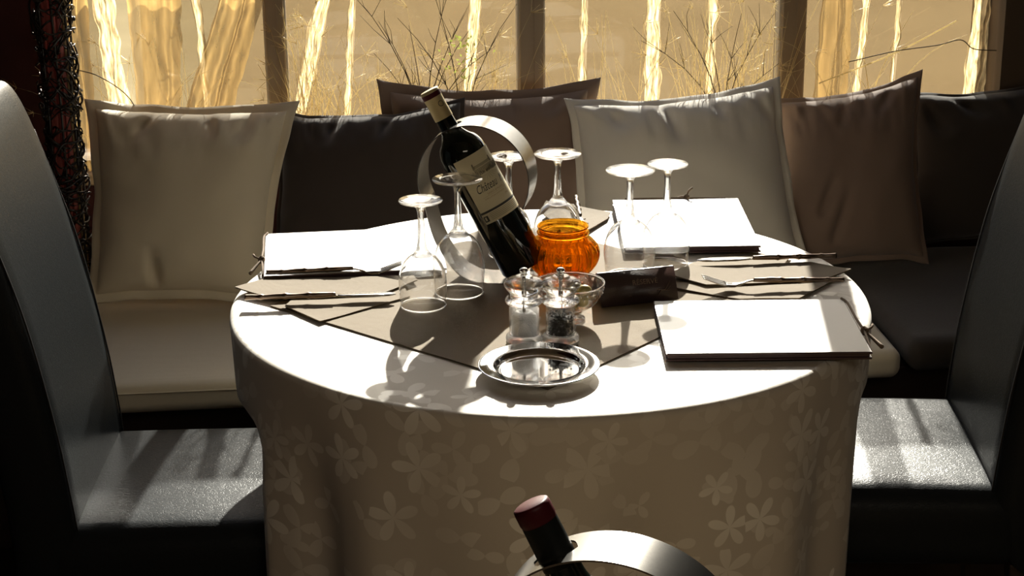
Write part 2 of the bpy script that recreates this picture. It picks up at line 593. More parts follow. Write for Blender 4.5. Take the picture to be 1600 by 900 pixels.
def cushion_box(x0, x1, y0, y1, z0, z1, r, n=14, dome=0.0, wob=0.0, seed=0):
    """rounded upholstery block with a domed top"""
    bm = bmesh.new()
    bmesh.ops.create_cube(bm, size=2)
    bmesh.ops.subdivide_edges(bm, edges=bm.edges[:], cuts=n, use_grid_fill=True)
    c = Vector(((x0 + x1) / 2, (y0 + y1) / 2, (z0 + z1) / 2))
    h = Vector(((x1 - x0) / 2, (y1 - y0) / 2, (z1 - z0) / 2))
    inn = Vector([max(1e-4, q - r) for q in h])

    def warp(t, i):  # concentrate vertices near the rounded edges
        k = inn[i] / h[i]
        s = abs(t)
        e = 0.55
        s2 = (s / e) * k if s < e else k + (s - e) / (1 - e) * (1 - k)
        return math.copysign(s2, t)

    for v in bm.verts:
        p = Vector([warp(v.co[i], i) * h[i] for i in range(3)])
        q = Vector([max(-inn[i], min(inn[i], p[i])) for i in range(3)])
        d = p - q
        if d.length > 1e-9:
            p = q + d.normalized() * r
        if p.z > 0 and dome:
            p.z += dome * max(0, 1 - (p.x / h.x) ** 2) * max(0, 1 - (p.y / h.y) ** 2)
        if wob:
            p += Vector([noise.noise(p * 7 + Vector((seed + 9 * i, 0, 0))) * wob for i in range(3)])
        v.co = c + p
    return bm


def font_mesh(text, size, shear=0.0, extrude=0.0, align='LEFT', res=3):
    cu = bpy.data.curves.new('lettering', 'FONT')
    cu.body = text
    cu.size = size
    cu.shear = shear
    cu.align_x = align
    cu.extrude = extrude
    cu.resolution_u = res
    o = bpy.data.objects.new('lettering', cu)
    COL.objects.link(o)
    me = bpy.data.meshes.new_from_object(o.evaluated_get(bpy.context.evaluated_depsgraph_get()))
    bpy.data.objects.remove(o)
    bpy.data.curves.remove(cu)
    return me


# ------------------------------------------------------------------ room shell
WY = 1.10          # inner face of the window wall
CEIL = 2.60
struct('floor', box(-2.3, 2.3, -4.6, WY + 0.2, -0.05, 0.0), 'floorwood')
struct('ceiling', box(-2.3, 2.3, -4.6, WY + 0.2, CEIL, CEIL + 0.05), 'ceiling')
struct('wall_left', box(-2.4, -2.3, -4.6, WY + 0.2, 0, CEIL), 'wall_red')
struct('wall_right', box(2.3, 2.4, -4.6, WY + 0.2, 0, CEIL), 'wall_dark')
struct('wall_front', box(-2.3, 2.3, -4.7, -4.6, 0, CEIL), 'wall_dark')
# window wall: low parapet, piers at both ends, lintel
bm = box(-2.3, -0.90, WY, WY + 0.2, 0, CEIL)
add_box(bm, -0.90, 1.115, WY, WY + 0.2, 0, 0.665)
add_box(bm, -0.90, 1.115, WY, WY + 0.2, 2.42, CEIL)
struct('wall_back', bm, 'wall_red')
struct('trim_1', box(1.115, 2.3, WY - 0.004, WY + 0.2, 0, CEIL), 'wall_brown')   # brown end pier on the right
struct('trim_2', box(-0.90, 1.115, WY - 0.03, WY + 0.2, 0.665, 0.69, 0.004), 'frame')  # sill

# four window bays between upright posts
POSTS = [(-0.457, -0.418), (0.070, 0.121), (0.630, 0.681)]
bays = [(-0.90, -0.457), (-0.418, 0.070), (0.121, 0.630), (0.681, 1.115)]
for k, (x0, x1) in enumerate(POSTS):
    bm = box(x0, x1, WY, WY + 0.07, 0.69, 2.42, 0.003)
    add_box(bm, x0 + 0.6 * (x1 - x0), x0 + 0.66 * (x1 - x0), WY - 0.003, WY + 0.01, 0.69, 2.42)
    p = struct('trim_%d' % (k + 3), bm, 'frame')
    for s, xx in ((-1, x0), (1, x1)):
        struct('bead', box(xx - 0.004 if s < 0 else xx, xx if s < 0 else xx + 0.004, WY + 0.012, WY + 0.045, 0.69, 2.42), 'frame_edge', p)
for k, (x0, x1) in enumerate(bays):
    bm = bmesh.new()
    add_box(bm, x0 + 0.004, x1 - 0.004, WY + 0.01, WY + 0.05, 0.69, 0.71)
    add_box(bm, x0 + 0.004, x1 - 0.004, WY + 0.01, WY + 0.05, 2.40, 2.42)
    wnd = struct('window_%d' % (k + 1), bm, 'frame_edge')
    bm = bmesh.new()
    q = [bm.verts.new(v) for v in ((x0 + .004, WY + .03, .71), (x1 - .004, WY + .03, .71), (x1 - .004, WY + .03, 2.40), (x0 + .004, WY + .03, 2.40))]
    bm.faces.new(q)
    struct('pane', bm, 'pane', wnd)

# outdoors
struct('ground', box(-14, 14, WY + 0.2, 40, -0.3, -0.25), 'paving')
rnd = random.Random(5)
for k, (hx, hy, hw, hh) in enumerate([(-3.4, 14, 2.6, 1.3), (2.6, 15, 3.4, 1.6)]):
    bm = bmesh.new()
    bmesh.ops.create_icosphere(bm, subdivisions=5, radius=1)
    for v in bm.verts:
        d = noise.fractal(v.co * 3.1 + Vector((k * 7, 0, 0)), 0.8, 2.0, 5)
        v.co = Vector((v.co.x * hw, v.co.y * 0.9, max(v.co.z, -0.45) * hh)) * (1 + 0.16 * d)
    o = link('hedge', bm, 'hedge', None, True, (hx, hy, 0.2))
    tag(o, ['dark green hedge outside, seen through the gap beside the left curtain',
            'green hedge far outside behind the right window bays'][k], 'hedge')
o = link('terrace_slab', box(-4.6, -0.9, 1.6, 11.0, -0.25, -0.21, 0.02), 'terrace', None, False)
tag(o, 'pale stone terrace slab outside the left window bay', 'slab')


# ------------------------------------------------------------------ sheer hangings in the windows
def ribbon(path, width, zs, folds, depth, crumple, seed, nx=26, nz=44):
    """gathered strip: path(z)->x centre, width(z), folded across, crumpled"""
    bm = bmesh.new()
    rows = []
    for j in range(nz + 1):
        z = zs[0] + (zs[1] - zs[0]) * j / nz
        row = []
        for i in range(nx + 1):
            u = i / nx - 0.5
            ph = u * folds * 2 * PI + 1.5 * noise.noise(Vector((seed, z * 9, 0)))
            x = path(z) + u * width(z) + 0.25 * depth * math.cos(ph * 0.5)
            y = depth * 0.5 * math.sin(ph)
            q = Vector((x * 60, z * 26, seed))
            x += crumple * noise.noise(q)
            y += crumple * 1.4 * noise.noise(q + Vector((31, 7, 0)))
            row.append(bm.verts.new((x, y, z)))
        rows.append(row)
    for A, B in zip(rows[:-1], rows[1:]):
        for i in range(nx):
            bm.faces.new((A[i], A[i + 1], B[i + 1], B[i]))
    return bm


VY = WY + 0.085      # plane of the tan voile, just outside the glass
Z0, Z1 = 0.71, 1.09


def voile(x0, x1, label, lean=0.0):
    bm = bmesh.new()
    nx, nz = 16, 10
    rows = []
    for j in range(nz + 1):
        z = Z0 + (Z1 - Z0) * j / nz
        rows.append([bm.verts.new((x0 + (x1 - x0) * i / nx + lean * (z - Z0), 0.004 * math.sin(9 * i / nx + x0 * 20) + 0.002 * noise.noise(Vector((i, j, x0 * 9))), z)) for i in range(nx + 1)])
    for A, B in zip(rows[:-1], rows[1:]):
        for i in range(nx):
            bm.faces.new((A[i], A[i + 1], B[i + 1], B[i]))
    o = link('voile_panel', bm, 'voile', None, True, (0, VY, 0))
    return tag(o, label, 'curtain', 'tan voile panels behind the window glass')


def bright(xt, xb, wt, wb, label, seed, folds=3):
    """pale crumpled organza strip in a slit between voile panels; xt, xb = x at the upper and lower edge"""
    f = lambda z: xb + (xt - xb) * (z - Z0) / (Z1 - Z0) + 0.004 * noise.noise(Vector((z * 14, seed, 3)))
    g = lambda z: (wb + (wt - wb) * (z - Z0) / (Z1 - Z0)) * (1 + 0.35 * noise.noise(Vector((z * 16, seed, 9))))
    o = link('organza_strip', ribbon(f, g, (Z0, Z1), folds, 0.010, 0.006, seed, 22, 60), 'bright_organza', None, True, (0, VY, 0))
    return tag(o, label, 'curtain', 'pale crumpled organza strips in the windows')


# slits (centre x at z 1.09 / z .71, width at top / bottom) bay by bay
SL = [
    # bay 1
    (-0.795, -0.770, 0.046, 0.040, 'wide pale crumpled organza strip behind the left end pillow corner', 3),
    (-0.600, -0.587, 0.016, 0.014, 'thin pale organza strip in the middle of the left bay', 2),
    # bay 2
    (-0.318, -0.416, 0.030, 0.034, 'slanting pale organza strip right of the first window post', 3),
    (-0.268, -0.298, 0.015, 0.016, 'narrow pale organza strip beside the slanting one', 2),
    (-0.008, -0.043, 0.026, 0.024, 'pale organza strip left of the middle window post', 3),
    # bay 3
    (0.222, 0.213, 0.014, 0.016, 'narrow pale organza strip right of the middle window post', 2),
    (0.372, 0.364, 0.034, 0.032, 'broad pale organza strip above the middle cream pillow', 3),
    (0.500, 0.496, 0.020, 0.019, 'pale organza strip above the right half of the cream pillow', 2),
    # bay 4
    (0.843, 0.821, 0.017, 0.014, 'pale organza strip above the right taupe pillow', 2),
    (0.915, 0.902, 0.013, 0.010, 'thin pale organza strip above the taupe pillow corner', 2),
    (1.112, 1.084, 0.062, 0.054, 'wide pale organza strip at the right end pier', 4),
]
panels = {0: 'left end bay', 1: 'bay right of the first post', 2: 'bay right of the middle post', 3: 'right end bay'}
for b, (x0, x1) in enumerate(bays):
    x0, x1 = x0 - 0.015, x1 + 0.03
    if b == 0:
        x0 = -0.93
    ins = [s for s in SL if x0 < s[0] < x1]
    edges = [(x0, x0)]
    for s in ins:
        edges.append((s[0] - s[2] * 0.42, s[1] - s[3] * 0.42, s[0] + s[2] * 0.42, s[1] + s[3] * 0.42))
    L = (x0, x0)
    names = ['first', 'second', 'third', 'fourth', 'fifth']
    for k, s in enumerate(ins + [None]):
        Rr = (s[0] - s[2] * 0.42, s[1] - s[3] * 0.42) if s else (x1, x1)
        xl_b, xr_b, xl_t, xr_t = L[1], Rr[1], L[0], Rr[0]
        if b == 0 and k == 1:   # open gap through which the garden shows
            xl_b, xl_t = -0.725, -0.715
        bm = bmesh.new()
        nx, nz = 16, 10
        rows = []
        for j in range(nz + 1):
            t = j / nz
            z = Z0 + (Z1 - Z0) * t
            a, c = xl_b + (xl_t - xl_b) * t, xr_b + (xr_t - xr_b) * t
            rows.append([bm.verts.new((a + (c - a) * i / nx, 0.003 * math.sin(9 * i / nx + b * 2 + k) + 0.002 * noise.noise(Vector((i * .7, j * .4, b * 9 + k))), z)) for i in range(nx + 1)])
        for A, B in zip(rows[:-1], rows[1:]):
            for i in range(nx):
                bm.faces.new((A[i], A[i + 1], B[i + 1], B[i]))
        o = link('voile_panel', bm, 'voile', None, True, (0, VY, 0))
        tag(o, 'backlit tan voile panel, %s from the left in the %s' % (names[k], panels[b]), 'curtain', 'tan voile panels behind the window glass')
        if s:
            L = (s[0] + s[2] * 0.42, s[1] + s[3] * 0.42)
            bright(s[0], s[1], s[2], s[3], s[4], 10 * b + k + 1, s[5])

# gathered golden organza drapes hanging inside the glass
def drape(name, path, width, folds, depth, seed, label, y=WY - 0.03, z1=1.12):
    o = link(name, ribbon(path, width, (0.70, z1), folds, depth, 0.004, seed, 60, 50), 'organza', None, True, (0, y, 0))
    return tag(o, label, 'curtain', 'gold organza drapes')


drape('organza_drape', lambda z: -0.675 + 0.02 * (z - .9), lambda z: 0.085 + 0.10 * (z - 0.8), 2.5, 0.02, 3.3,
      'sheer gold organza drape hanging in folds, middle of the left bay')
drape('organza_drape', lambda z: -0.555 + 0.35 * (z - .9), lambda z: 0.10 - 0.05 * (z - 0.8), 3.5, 0.022, 8.1,
      'crumpled gold organza drape leaning right against the first post')
drape('organza_drape', lambda z: -0.845, lambda z: 0.075, 2.5, 0.02, 5.2,
      'sheer gold organza drape beside the wicker column')
drape('organza_drape', lambda z: 0.735 + 0.04 * (z - .9), lambda z: 0.075 - 0.05 * (z - 0.8), 3.0, 0.02, 12.4,
      'golden gathered organza drape right of the third post', z1=1.12)


# ------------------------------------------------------------------ dried grasses and twigs between glass and pillows
def grass_clump(label, x0, x1, n, seed, zmax=1.06, arch=0.12):
    r = random.Random(seed)
    bm = bmesh.new()
    for k in range(int(n * 1.7)):
        bx = r.uniform(x0, x1)
        by = WY + r.uniform(-0.034, -0.014)
        h = r.uniform(0.16, zmax - 0.69)
        d = r.gauss(0, arch)
        pts = []
        for i in range(9):
            t = i / 8
            pts.append((bx + d * t ** 1.7, by + 0.01 * math.sin(3 * t + k), 0.69 + h * (t - (0.25 if abs(d) > 0.1 else 0.0) * t ** 3)))
        add_tube(bm, pts, lambda t, q=r.uniform(0.0006, 0.0014): q * (1 - 0.7 * t), 4)
        if r.random() < 0.25:   # a seed head of fine hairs
            e = Vector(pts[-1])
            for _ in range(7):
                add_tube(bm, [e, e + Vector((r.gauss(0.012 * (1 if d > 0 else -1), .012), 0, r.gauss(0.008, .012)))], 0.00045, 3)
    o = link('dried_grass', bm, 'straw', None, True)
    return tag(o, label, 'dried grass', None, 'stuff')


grass_clump('dry pale grass behind the left cream pillow', -0.83, -0.60, 16, 3, 1.0, 0.10)
grass_clump('dense dry pale grass right of the first window post', -0.41, -0.33, 34, 5, 1.04, 0.07)
grass_clump('thin dry grass behind the dark brown back cushion', -0.33, -0.20, 22, 6, 0.98, 0.10)
grass_clump('dry grass around the broom twigs left of the middle post', -0.16, 0.06, 34, 7, 1.02, 0.07)
grass_clump('dry grass right of the middle window post', 0.13, 0.36, 18, 8, 1.02, 0.06)
grass_clump('bushy dry grass above the middle cream pillow', 0.42, 0.62, 56, 9, 1.03, 0.05)
grass_clump('sparse dry stalks in the right window bay', 0.69, 0.85, 11, 11, 1.02, 0.12)


def twig_bush(name, label, bx, n, spread, seed, h0=0.2, mat='twig', rad=0.0016):
    r = random.Random(seed)
    bm = bmesh.new()
    base = Vector((bx, WY - 0.03, 0.70))
    for k in range(n):
        a = -spread + 2 * spread * k / max(1, n - 1) + r.gauss(0, 0.05)
        L = h0 * r.uniform(0.8, 1.3)
        pts = [base + Vector((math.sin(a * t) * L * t, r.gauss(0, .004), math.cos(a * 0.8 * t) * L * t)) for t in [i / 6 for i in range(7)]]
        add_tube(bm, pts, lambda t: rad * (1 - 0.7 * t), 5)
        for _ in range(5):
            i = r.randint(2, 5)
            p = pts[i]
            e = p + Vector((r.gauss(0.5 * math.sin(a), 0.4) * 0.06, r.gauss(0, .006), r.uniform(0.03, 0.075)))
            add_tube(bm, [p, (p + e) / 2 + Vector((r.gauss(0, .004), 0, 0)), e], lambda t: rad * 0.55 * (1 - 0.6 * t), 4)
    o = link(name, bm, mat, None, True)
    return tag(o, label, 'twigs')


twig_bush('broom_twigs', 'fan of bare brown broom twigs behind the wine bottle neck', -0.135, 8, 0.55, 2, 0.29)
twig_bush('broom_twigs', 'thin brown twigs with green leaves beside the middle post', -0.055, 4, 0.35, 12, 0.28)
twig_bush('broom_twigs', 'short brown twigs leaning right behind the middle cream pillow', 0.50, 6, 0.7, 15, 0.24)
r = random.Random(4)
bm = bmesh.new()
for k in range(44):
    p = Vector((-0.055 + r.gauss(0.0, 0.022), WY - 0.06 + r.gauss(0, .004), r.uniform(0.87, 0.96)))
    d = Vector((r.gauss(0, 1), 0, r.uniform(0.2, 1.2))).normalized() * 0.009
    s = Vector((d.z, 0, -d.x)) * 0.22
    v = [bm.verts.new(q) for q in (p, p + d * .5 + s, p + d, p + d * .5 - s)]
    bm.faces.new(v)
o = [x for x in COL.objects if x.name.startswith('broom_twigs.001')][0]
lv = link('leaves', bm, 'broom_green', o, False)
lv['kind'] = 'stuff'
lv['label'] = 'tiny green leaves'
o = link('straw_stalk', tube(spline([(0.70, WY - .055, 0.84), (0.86, WY - .055, 0.90), (0.99, WY - .055, 0.965)], 8), 0.0016, 5), 'straw')
tag(o, 'single long straw stalk slanting up across the right window bay', 'stalk')
o = link('bent_twig', tube(spline([(0.76, WY - .06, 0.885), (0.86, WY - .06, 0.905), (0.95, WY - .06, 0.915), (1.00, WY - .06, 0.925), (1.03, WY - .06, 0.905), (1.08, WY - .06, 0.90)], 8), 0.0011, 5), 'twig')
tag(o, 'thin wavy brown twig across the right window bay', 'twig')
o = link('bent_twig', tube(spline([(-0.87, WY - .06, 0.925), (-0.83, WY - .06, 0.915), (-0.79, WY - .06, 0.90), (-0.74, WY - .06, 0.86), (-0.71, WY - .06, 0.80)], 8), 0.0011, 5), 'twig')
tag(o, 'thin brown twig bending down behind the left cream pillow', 'twig')


# ------------------------------------------------------------------ wicker column at the left
wc = thing('wicker_column', 'tall column of black woven wicker around red bamboo strips, left of window', 'column', (-0.862, 0.965, 0))
r = random.Random(21)
for k in range(13):
    a = 2 * PI * k / 13
    x, y = 0.024 * math.cos(a), 0.024 * math.sin(a)
    q = box(-0.0045, 0.0045, -0.002, 0.002, 0.02, 2.5, 0.0012, 1)
    s = link('bamboo_strip', q, 'tan_strip' if k in (0, 12, 6) else 'red_strip', wc, False, (x, y, 0))
    s.rotation_euler = (0, 0, a + PI / 2)
bm = bmesh.new()
for k in range(430):
    z = 0.45 + 1.0 * k / 430 + r.gauss(0, 0.01)
    a0 = r.uniform(0, 2 * PI)
    sp = r.choice((-1, 1)) * r.uniform(1.2, 3.2)
    dz = r.gauss(0, 0.05)
    R0 = r.uniform(0.028, 0.040)
    pts = []
    for i in range(12):
        t = i / 11
        rr = R0 + 0.004 * math.sin(t * 9 + k)
        pts.append((rr * math.cos(a0 + sp * t), rr * math.sin(a0 + sp * t), z + dz * t + 0.012 * math.sin(t * PI * 2 + k)))
    add_tube(bm, pts, r.uniform(0.0012, 0.0026), 5)
wk = link('wicker', bm, 'wicker', wc)
wk['kind'] = 'stuff'
for k in range(7):   # stout uprights that carry the weave
    a = 2 * PI * k / 7 + 0.3
    link('upright', tube([(0.031 * math.cos(a + 0.06 * math.sin(z * 9)), 0.031 * math.sin(a + 0.06 * math.sin(z * 9)), z) for z in [0.0 + 2.5 * i / 60 for i in range(61)]], 0.0026, 6), 'wicker', wc)


# ------------------------------------------------------------------ bench, pads, pillows
bench = thing('bench', 'dark built-in window bench carrying the cream and brown seat pads', 'bench', (0, 0.8, 0))
link('seat_base', box(-1.7, 1.75, -0.26, 0.29, 0.10, 0.392, 0.006), 'wood_dark', bench, False)
link('plinth', box(-1.68, 1.73, -0.20, 0.29, 0.0, 0.10), 'seam', bench, False)
o = link('seat_pad', cushion_box(-1.66, 0.725, 0.462, 1.06, 0.393, 0.452, 0.022, 20, 0.004), 'cream')
tag(o, 'long cream seat pad on the bench under the left and middle pillows', 'seat pad')
sm = link('seam', tube(spline([(-1.64, 0.466, 0.436), (-0.5, 0.4605, 0.437), (0.70, 0.466, 0.436)], 10), 0.0016, 5), 'cream', o)
o = link('seat_pad', cushion_box(0.735, 1.70, 0.47, 1.06, 0.402, 0.468, 0.03, 16, 0.010, 0.010, 3), 'black_brown')
tag(o, 'dark brown seat pad on the right end of the bench', 'seat pad')


def pillow(label, TL, TR, BR, BL, thick, mat, seed, creases=(), sag=0.012, flange=0.055, pinch=0.018, bottom_bulge=0.0, group='pillows along the window bench', n=56):
    """four outer corners in the room; front bulges towards the room"""
    TL, TR, BR, BL = map(Vector, (TL, TR, BR, BL))
    nrm = ((TR - TL).cross(BL - TL) + (BR - BL).cross(BL - TL)).normalized()
    nrm = nrm if nrm.y < 0 else -nrm
    ctr = (TL + TR + BR + BL) / 4
    base = thing('pillow', label, 'pillow', tuple(ctr), 0, group)
    ex = ((TR - TL) + (BR - BL)).normalized()
    ez = nrm.cross(ex)
    ez = ez if ez.z > 0 else -ez

    def outline(u, v):
        """u, v in -1..1 (right, up)"""
        a, b = (u + 1) / 2, (v + 1) / 2
        p = (BL * (1 - a) + BR * a) * (1 - b) + (TL * (1 - a) + TR * a) * b
        p = p - ex * (u * pinch * (1 - v * v)) - ez * (v * (pinch if v < 0 else sag) * (1 - abs(u) ** 2.2))
        if v > 0.9 - 2 * flange:      # the top border flops back
            p -= nrm * 0.022 * min(1, (v - 0.9 + 2 * flange) / (0.1 + 2 * flange)) ** 1.5 * (1 - 0.6 * abs(u) ** 3)
        # limp, uneven edge
        e = max(abs(u), abs(v))
        k = max(0, (e - 0.75) / 0.25)
        p += ez * (k * 0.006 * noise.noise(Vector((u * 3.2, v * 1.5, seed))))
        p += ex * (k * 0.004 * noise.noise(Vector((u * 1.5, v * 3.4, seed + 5))))
        return p

    def fill(u, v):
        f = 1 - flange * 2
        s, t = min(1, abs(u) / f), min(1, abs(v) / f)
        return (max(0, 1 - s ** 2.6) * max(0, 1 - t ** (2.6 if v < 0 else 3.4))) ** (0.5 if v < 0 else 0.5 - 0.06 * t)

    def wrinkle(u, v):
        h = 0
        for (u0, v0, u1, v1, wdt, dep) in creases:
            d = Vector((u1 - u0, v1 - v0))
            L = d.length
            d /= L
            q = Vector((u - u0, v - v0))
            t = q.dot(d) / L
            s = abs(q.x * d.y - q.y * d.x)
            if -0.2 < t < 1.1:
                fade = max(0, min(1, (t + 0.2) * 5)) * max(0, min(1, (1.1 - t) * 1.6))
                h -= 1.7 * dep * math.exp(-(s / wdt) ** 2) * fade
        e = max(abs(u), abs(v))
        h += 0.006 * noise.noise(Vector((u * 2.5, v * 2.5, seed + 20)))
        k = max(0, (v - 0.35) / 0.65)
        h += 0.017 * k * noise.noise(Vector((u * 7.5 + 1.5 * v, v * 2.4, seed + 40))) + 0.006 * k * noise.noise(Vector((u * 17, v * 5, seed + 50)))
        k2 = max(0, (abs(u) - 0.5) / 0.5)
        h += 0.008 * k2 * noise.noise(Vector((u * 2.0, v * 6.0, seed + 60)))
        return h

    f1 = 1 - flange * 2
    us = [-f1 + 2 * f1 * i / n for i in range(n + 1)]

    def ease(t):   # finer rows near the seam
        return math.copysign(f1 * (1 - max(0.0, 1 - abs(t) / f1) ** 1.5), t)
    us = [ease(t) for t in us]
    bm = bmesh.new()
    for side in (1, -0.75):
        grid = []
        for v in us:
            row = []
            for u in us:
                fl = fill(u, v)
                bl = bottom_bulge * max(0, -v) * 0.5
                p = outline(u, v) + nrm * (side * (thick * (1 + bl) * fl + (wrinkle(u, v) * min(1, fl * 1.6) if side > 0 else 0)))
                row.append(bm.verts.new(p - ctr))
            grid.append(row)
        for A, B in zip(grid[:-1], grid[1:]):
            for i in range(n):
                bm.faces.new((A[i], A[i + 1], B[i + 1], B[i]))
    bmesh.ops.remove_doubles(bm, verts=bm.verts, dist=0.0002)
    link('cover', bm, mat, base)
    # flange: flat doubled border outside the seam, gently waved
    bm = bmesh.new()
    m_ = 4 * n
    ring = []
    for k in range(m_):
        t = (k % n) / n
        sd = k // n
        uv = [(-1 + 2 * t, -1), (1, -1 + 2 * t), (1 - 2 * t, 1), (-1, 1 - 2 * t)][sd]
        cols = []
        for j in range(4):
            f = f1 * 0.985 + (1 - f1 * 0.985) * j / 3
            u, v = uv[0] * f, uv[1] * f
            wv = j / 3 * 0.010 * noise.noise(Vector((uv[0] * 3.5, uv[1] * 3.5, seed + 80)))
            p = outline(u, v) + nrm * wv - ctr
            cols.append((p + nrm * 0.0018, p - nrm * 0.0018))
        ring.append(cols)
    vs = [[(bm.verts.new(a), bm.verts.new(b)) for a, b in c] for c in ring]
    for k in range(m_):
        A, B = vs[k], vs[(k + 1) % m_]
        for j in range(3):
            bm.faces.new((A[j][0], B[j][0], B[j + 1][0], A[j + 1][0]))
            bm.faces.new((A[j][1], A[j + 1][1], B[j + 1][1], B[j][1]))
        bm.faces.new((A[3][0], B[3][0], B[3][1], A[3][1]))
    link('flange', bm, mat, base)
    return base


pillow('large cream pillow with flanged edge at the left end of the bench',
       (-0.825, 1.03, 0.863), (-0.392, 1.00, 0.848), (-0.465, 0.83, 0.462), (-0.835, 0.87, 0.468), 0.075, 'cream', 1.0,
       [(-0.3, 0.93, -0.55, 0.55, 0.05, 0.010), (0.15, 0.9, 0.3, 0.62, 0.05, 0.008), (-0.2, -0.95, -0.3, -0.5, 0.06, 0.012), (0.6, 0.85, 0.45, 0.55, 0.06, 0.007)], 0.014, 0.045)
pillow('wide dark brown back cushion between the left cream pillow and the bottle',
       (-0.445, 1.035, 0.826), (-0.055, 0.968, 0.855), (-0.06, 0.845, 0.462), (-0.48, 0.87, 0.462), 0.062, 'dark_brown', 2.0,
       [(-0.35, 0.98, -0.45, 0.6, 0.07, 0.018), (0.25, 0.95, 0.1, 0.65, 0.05, 0.010)], 0.024, 0.02)
pillow('taupe brown pillow with flanged corners behind the wine bottle',
       (-0.234, 1.045, 0.879), (0.233, 1.045, 0.869), (0.22, 0.955, 0.462), (-0.235, 0.955, 0.462), 0.065, 'taupe', 3.0,
       [(-0.55, 0.95, -0.6, 0.7, 0.05, 0.010), (0.75, 0.92, 0.5, 0.7, 0.06, 0.010), (0.25, 0.92, 0.2, 0.65, 0.05, 0.008)], 0.026, 0.05)
pillow('large cream pillow in the middle, behind the upturned wine glasses',
       (0.150, 1.00, 0.838), (0.606, 1.00, 0.868), (0.655, 0.835, 0.455), (0.150, 0.835, 0.455), 0.075, 'pale_cream', 4.0,
       [(-0.15, 0.95, -0.02, 0.45, 0.05, 0.018), (0.3, 0.9, 0.42, 0.65, 0.05, 0.010), (-0.65, 0.85, -0.5, 0.65, 0.06, 0.008), (0.75, 0.9, 0.95, 0.4, 0.06, 0.010)], 0.020, 0.035)
pillow('taupe brown pillow standing right of the middle cream pillow',
       (0.600, 1.05, 0.815), (0.924, 1.045, 0.868), (0.910, 0.885, 0.482), (0.590, 0.885, 0.466), 0.062, 'taupe', 5.0,
       [(-0.1, 0.9, -0.2, 0.55, 0.05, 0.012), (0.5, 0.85, 0.3, 0.6, 0.06, 0.007), (-0.5, -0.4, -0.3, 0.0, 0.07, 0.008), (-0.3, -0.7, -0.1, -0.2, 0.06, 0.008)], 0.022, 0.03)
pillow('blackish brown back cushion at the right end of the bench',
       (0.895, 1.07, 0.808), (1.42, 1.07, 0.856), (1.42, 0.97, 0.49), (0.885, 0.97, 0.49), 0.052, 'black_brown', 6.0,
       [(-0.85, 0.8, -0.75, 0.4, 0.05, 0.008), (-0.6, 0.9, -0.4, 0.65, 0.06, 0.010)], 0.018, 0.02)


# ------------------------------------------------------------------ leather chairs
def make_chair(label, loc, rz):
    """front along +x, seat and back meet at x = 0"""
    c = thing('parsons_chair', label, 'chair', loc, rz, 'black leather chairs at the table')
    W = 0.212
    link('seat', cushion_box(-0.055, 0.40, -W, W, 0.335, 0.468, 0.045, 18, 0.010), 'leather', c)
    prof = [(0.006, 0.435), (0.002, 0.50), (-0.006, 0.585), (-0.022, 0.70), (-0.052, 0.845), (-0.092, 0.985), (-0.116, 1.045),
            (-0.138, 1.066), (-0.165, 1.058), (-0.182, 1.02), (-0.176, 0.94), (-0.145, 0.80), (-0.115, 0.65), (-0.095, 0.50), (-0.085, 0.335), (-0.045, 0.335), (-0.02, 0.36)]
    pr = spline([(x, 0, z) for x, z in prof] + [(prof[0][0], 0, prof[0][1])], 4)[:-1]
    mid = [Vector((-0.05 - 0.14 * max(0, (p.z - 0.45) / 0.6) ** 1.6 * 0.75, 0, p.z)) for p in pr]
    ys = [-W, -W + 0.004, -W + 0.012, -W + 0.026, -W + 0.06, -W + 0.12, 0, W - 0.12, W - 0.06, W - 0.026, W - 0.012, W - 0.004, W]
    bm = bmesh.new()
    rings = []
    for y in ys:
        d = (W - abs(y))
        k = 1 - (1 - min(1, d / 0.026)) ** 2
        k = 0.42 + 0.58 * math.sqrt(max(0, k))
        zk = 0.985 + 0.015 * math.sqrt(max(0, 1 - (1 - min(1, d / 0.06)) ** 2))
        rings.append([bm.verts.new((m_.x + (p.x - m_.x) * k, y, 0.335 + (p.z - 0.335) * zk)) for p, m_ in zip(pr, mid)])
    for A, B in zip(rings[:-1], rings[1:]):
        for i in range(len(pr)):
            j = (i + 1) % len(pr)
            bm.faces.new((A[i], A[j], B[j], B[i]))
    bm.faces.new(rings[0])
    bm.faces.new(list(reversed(rings[-1])))
    link('backrest', bm, 'leather', c)
    for sy in (-1, 1):
        link('piping', tube(spline([(0.006, sy * (W - 0.024), 0.465), (0.0015, sy * (W - 0.022), 0.52), (-0.0125, sy * (W - 0.022), 0.64), (-0.043, sy * (W - 0.022), 0.81), (-0.094, sy * (W - 0.024), 0.985)], 8), 0.0016, 5), 'seam', c)
    for sx, x in ((1, 0.355), (-1, -0.05)):
        for sy in (-1, 1):
            bm = box(x - 0.022, x + 0.022, sy * (W - 0.035) - 0.022, sy * (W - 0.035) + 0.022, 0, 0.345, 0.003)
            for v in bm.verts:
                if v.co.z < 0.1:
                    v.co.x = x + (v.co.x - x) * 0.75 - (0.02 if sx < 0 else 0)
                    v.co.y = sy * (W - 0.035) + (v.co.y - sy * (W - 0.035)) * 0.75
            link('leg', bm, 'wood_dark', c, False)
    return c


make_chair('black leather dining chair at the left of the table', (-0.714, 0.037, 0), math.radians(-4.2))
ch2 = make_chair('black leather dining chair at the right of the table', (0.694, 0.005, 0), math.radians(180 - 8.0))


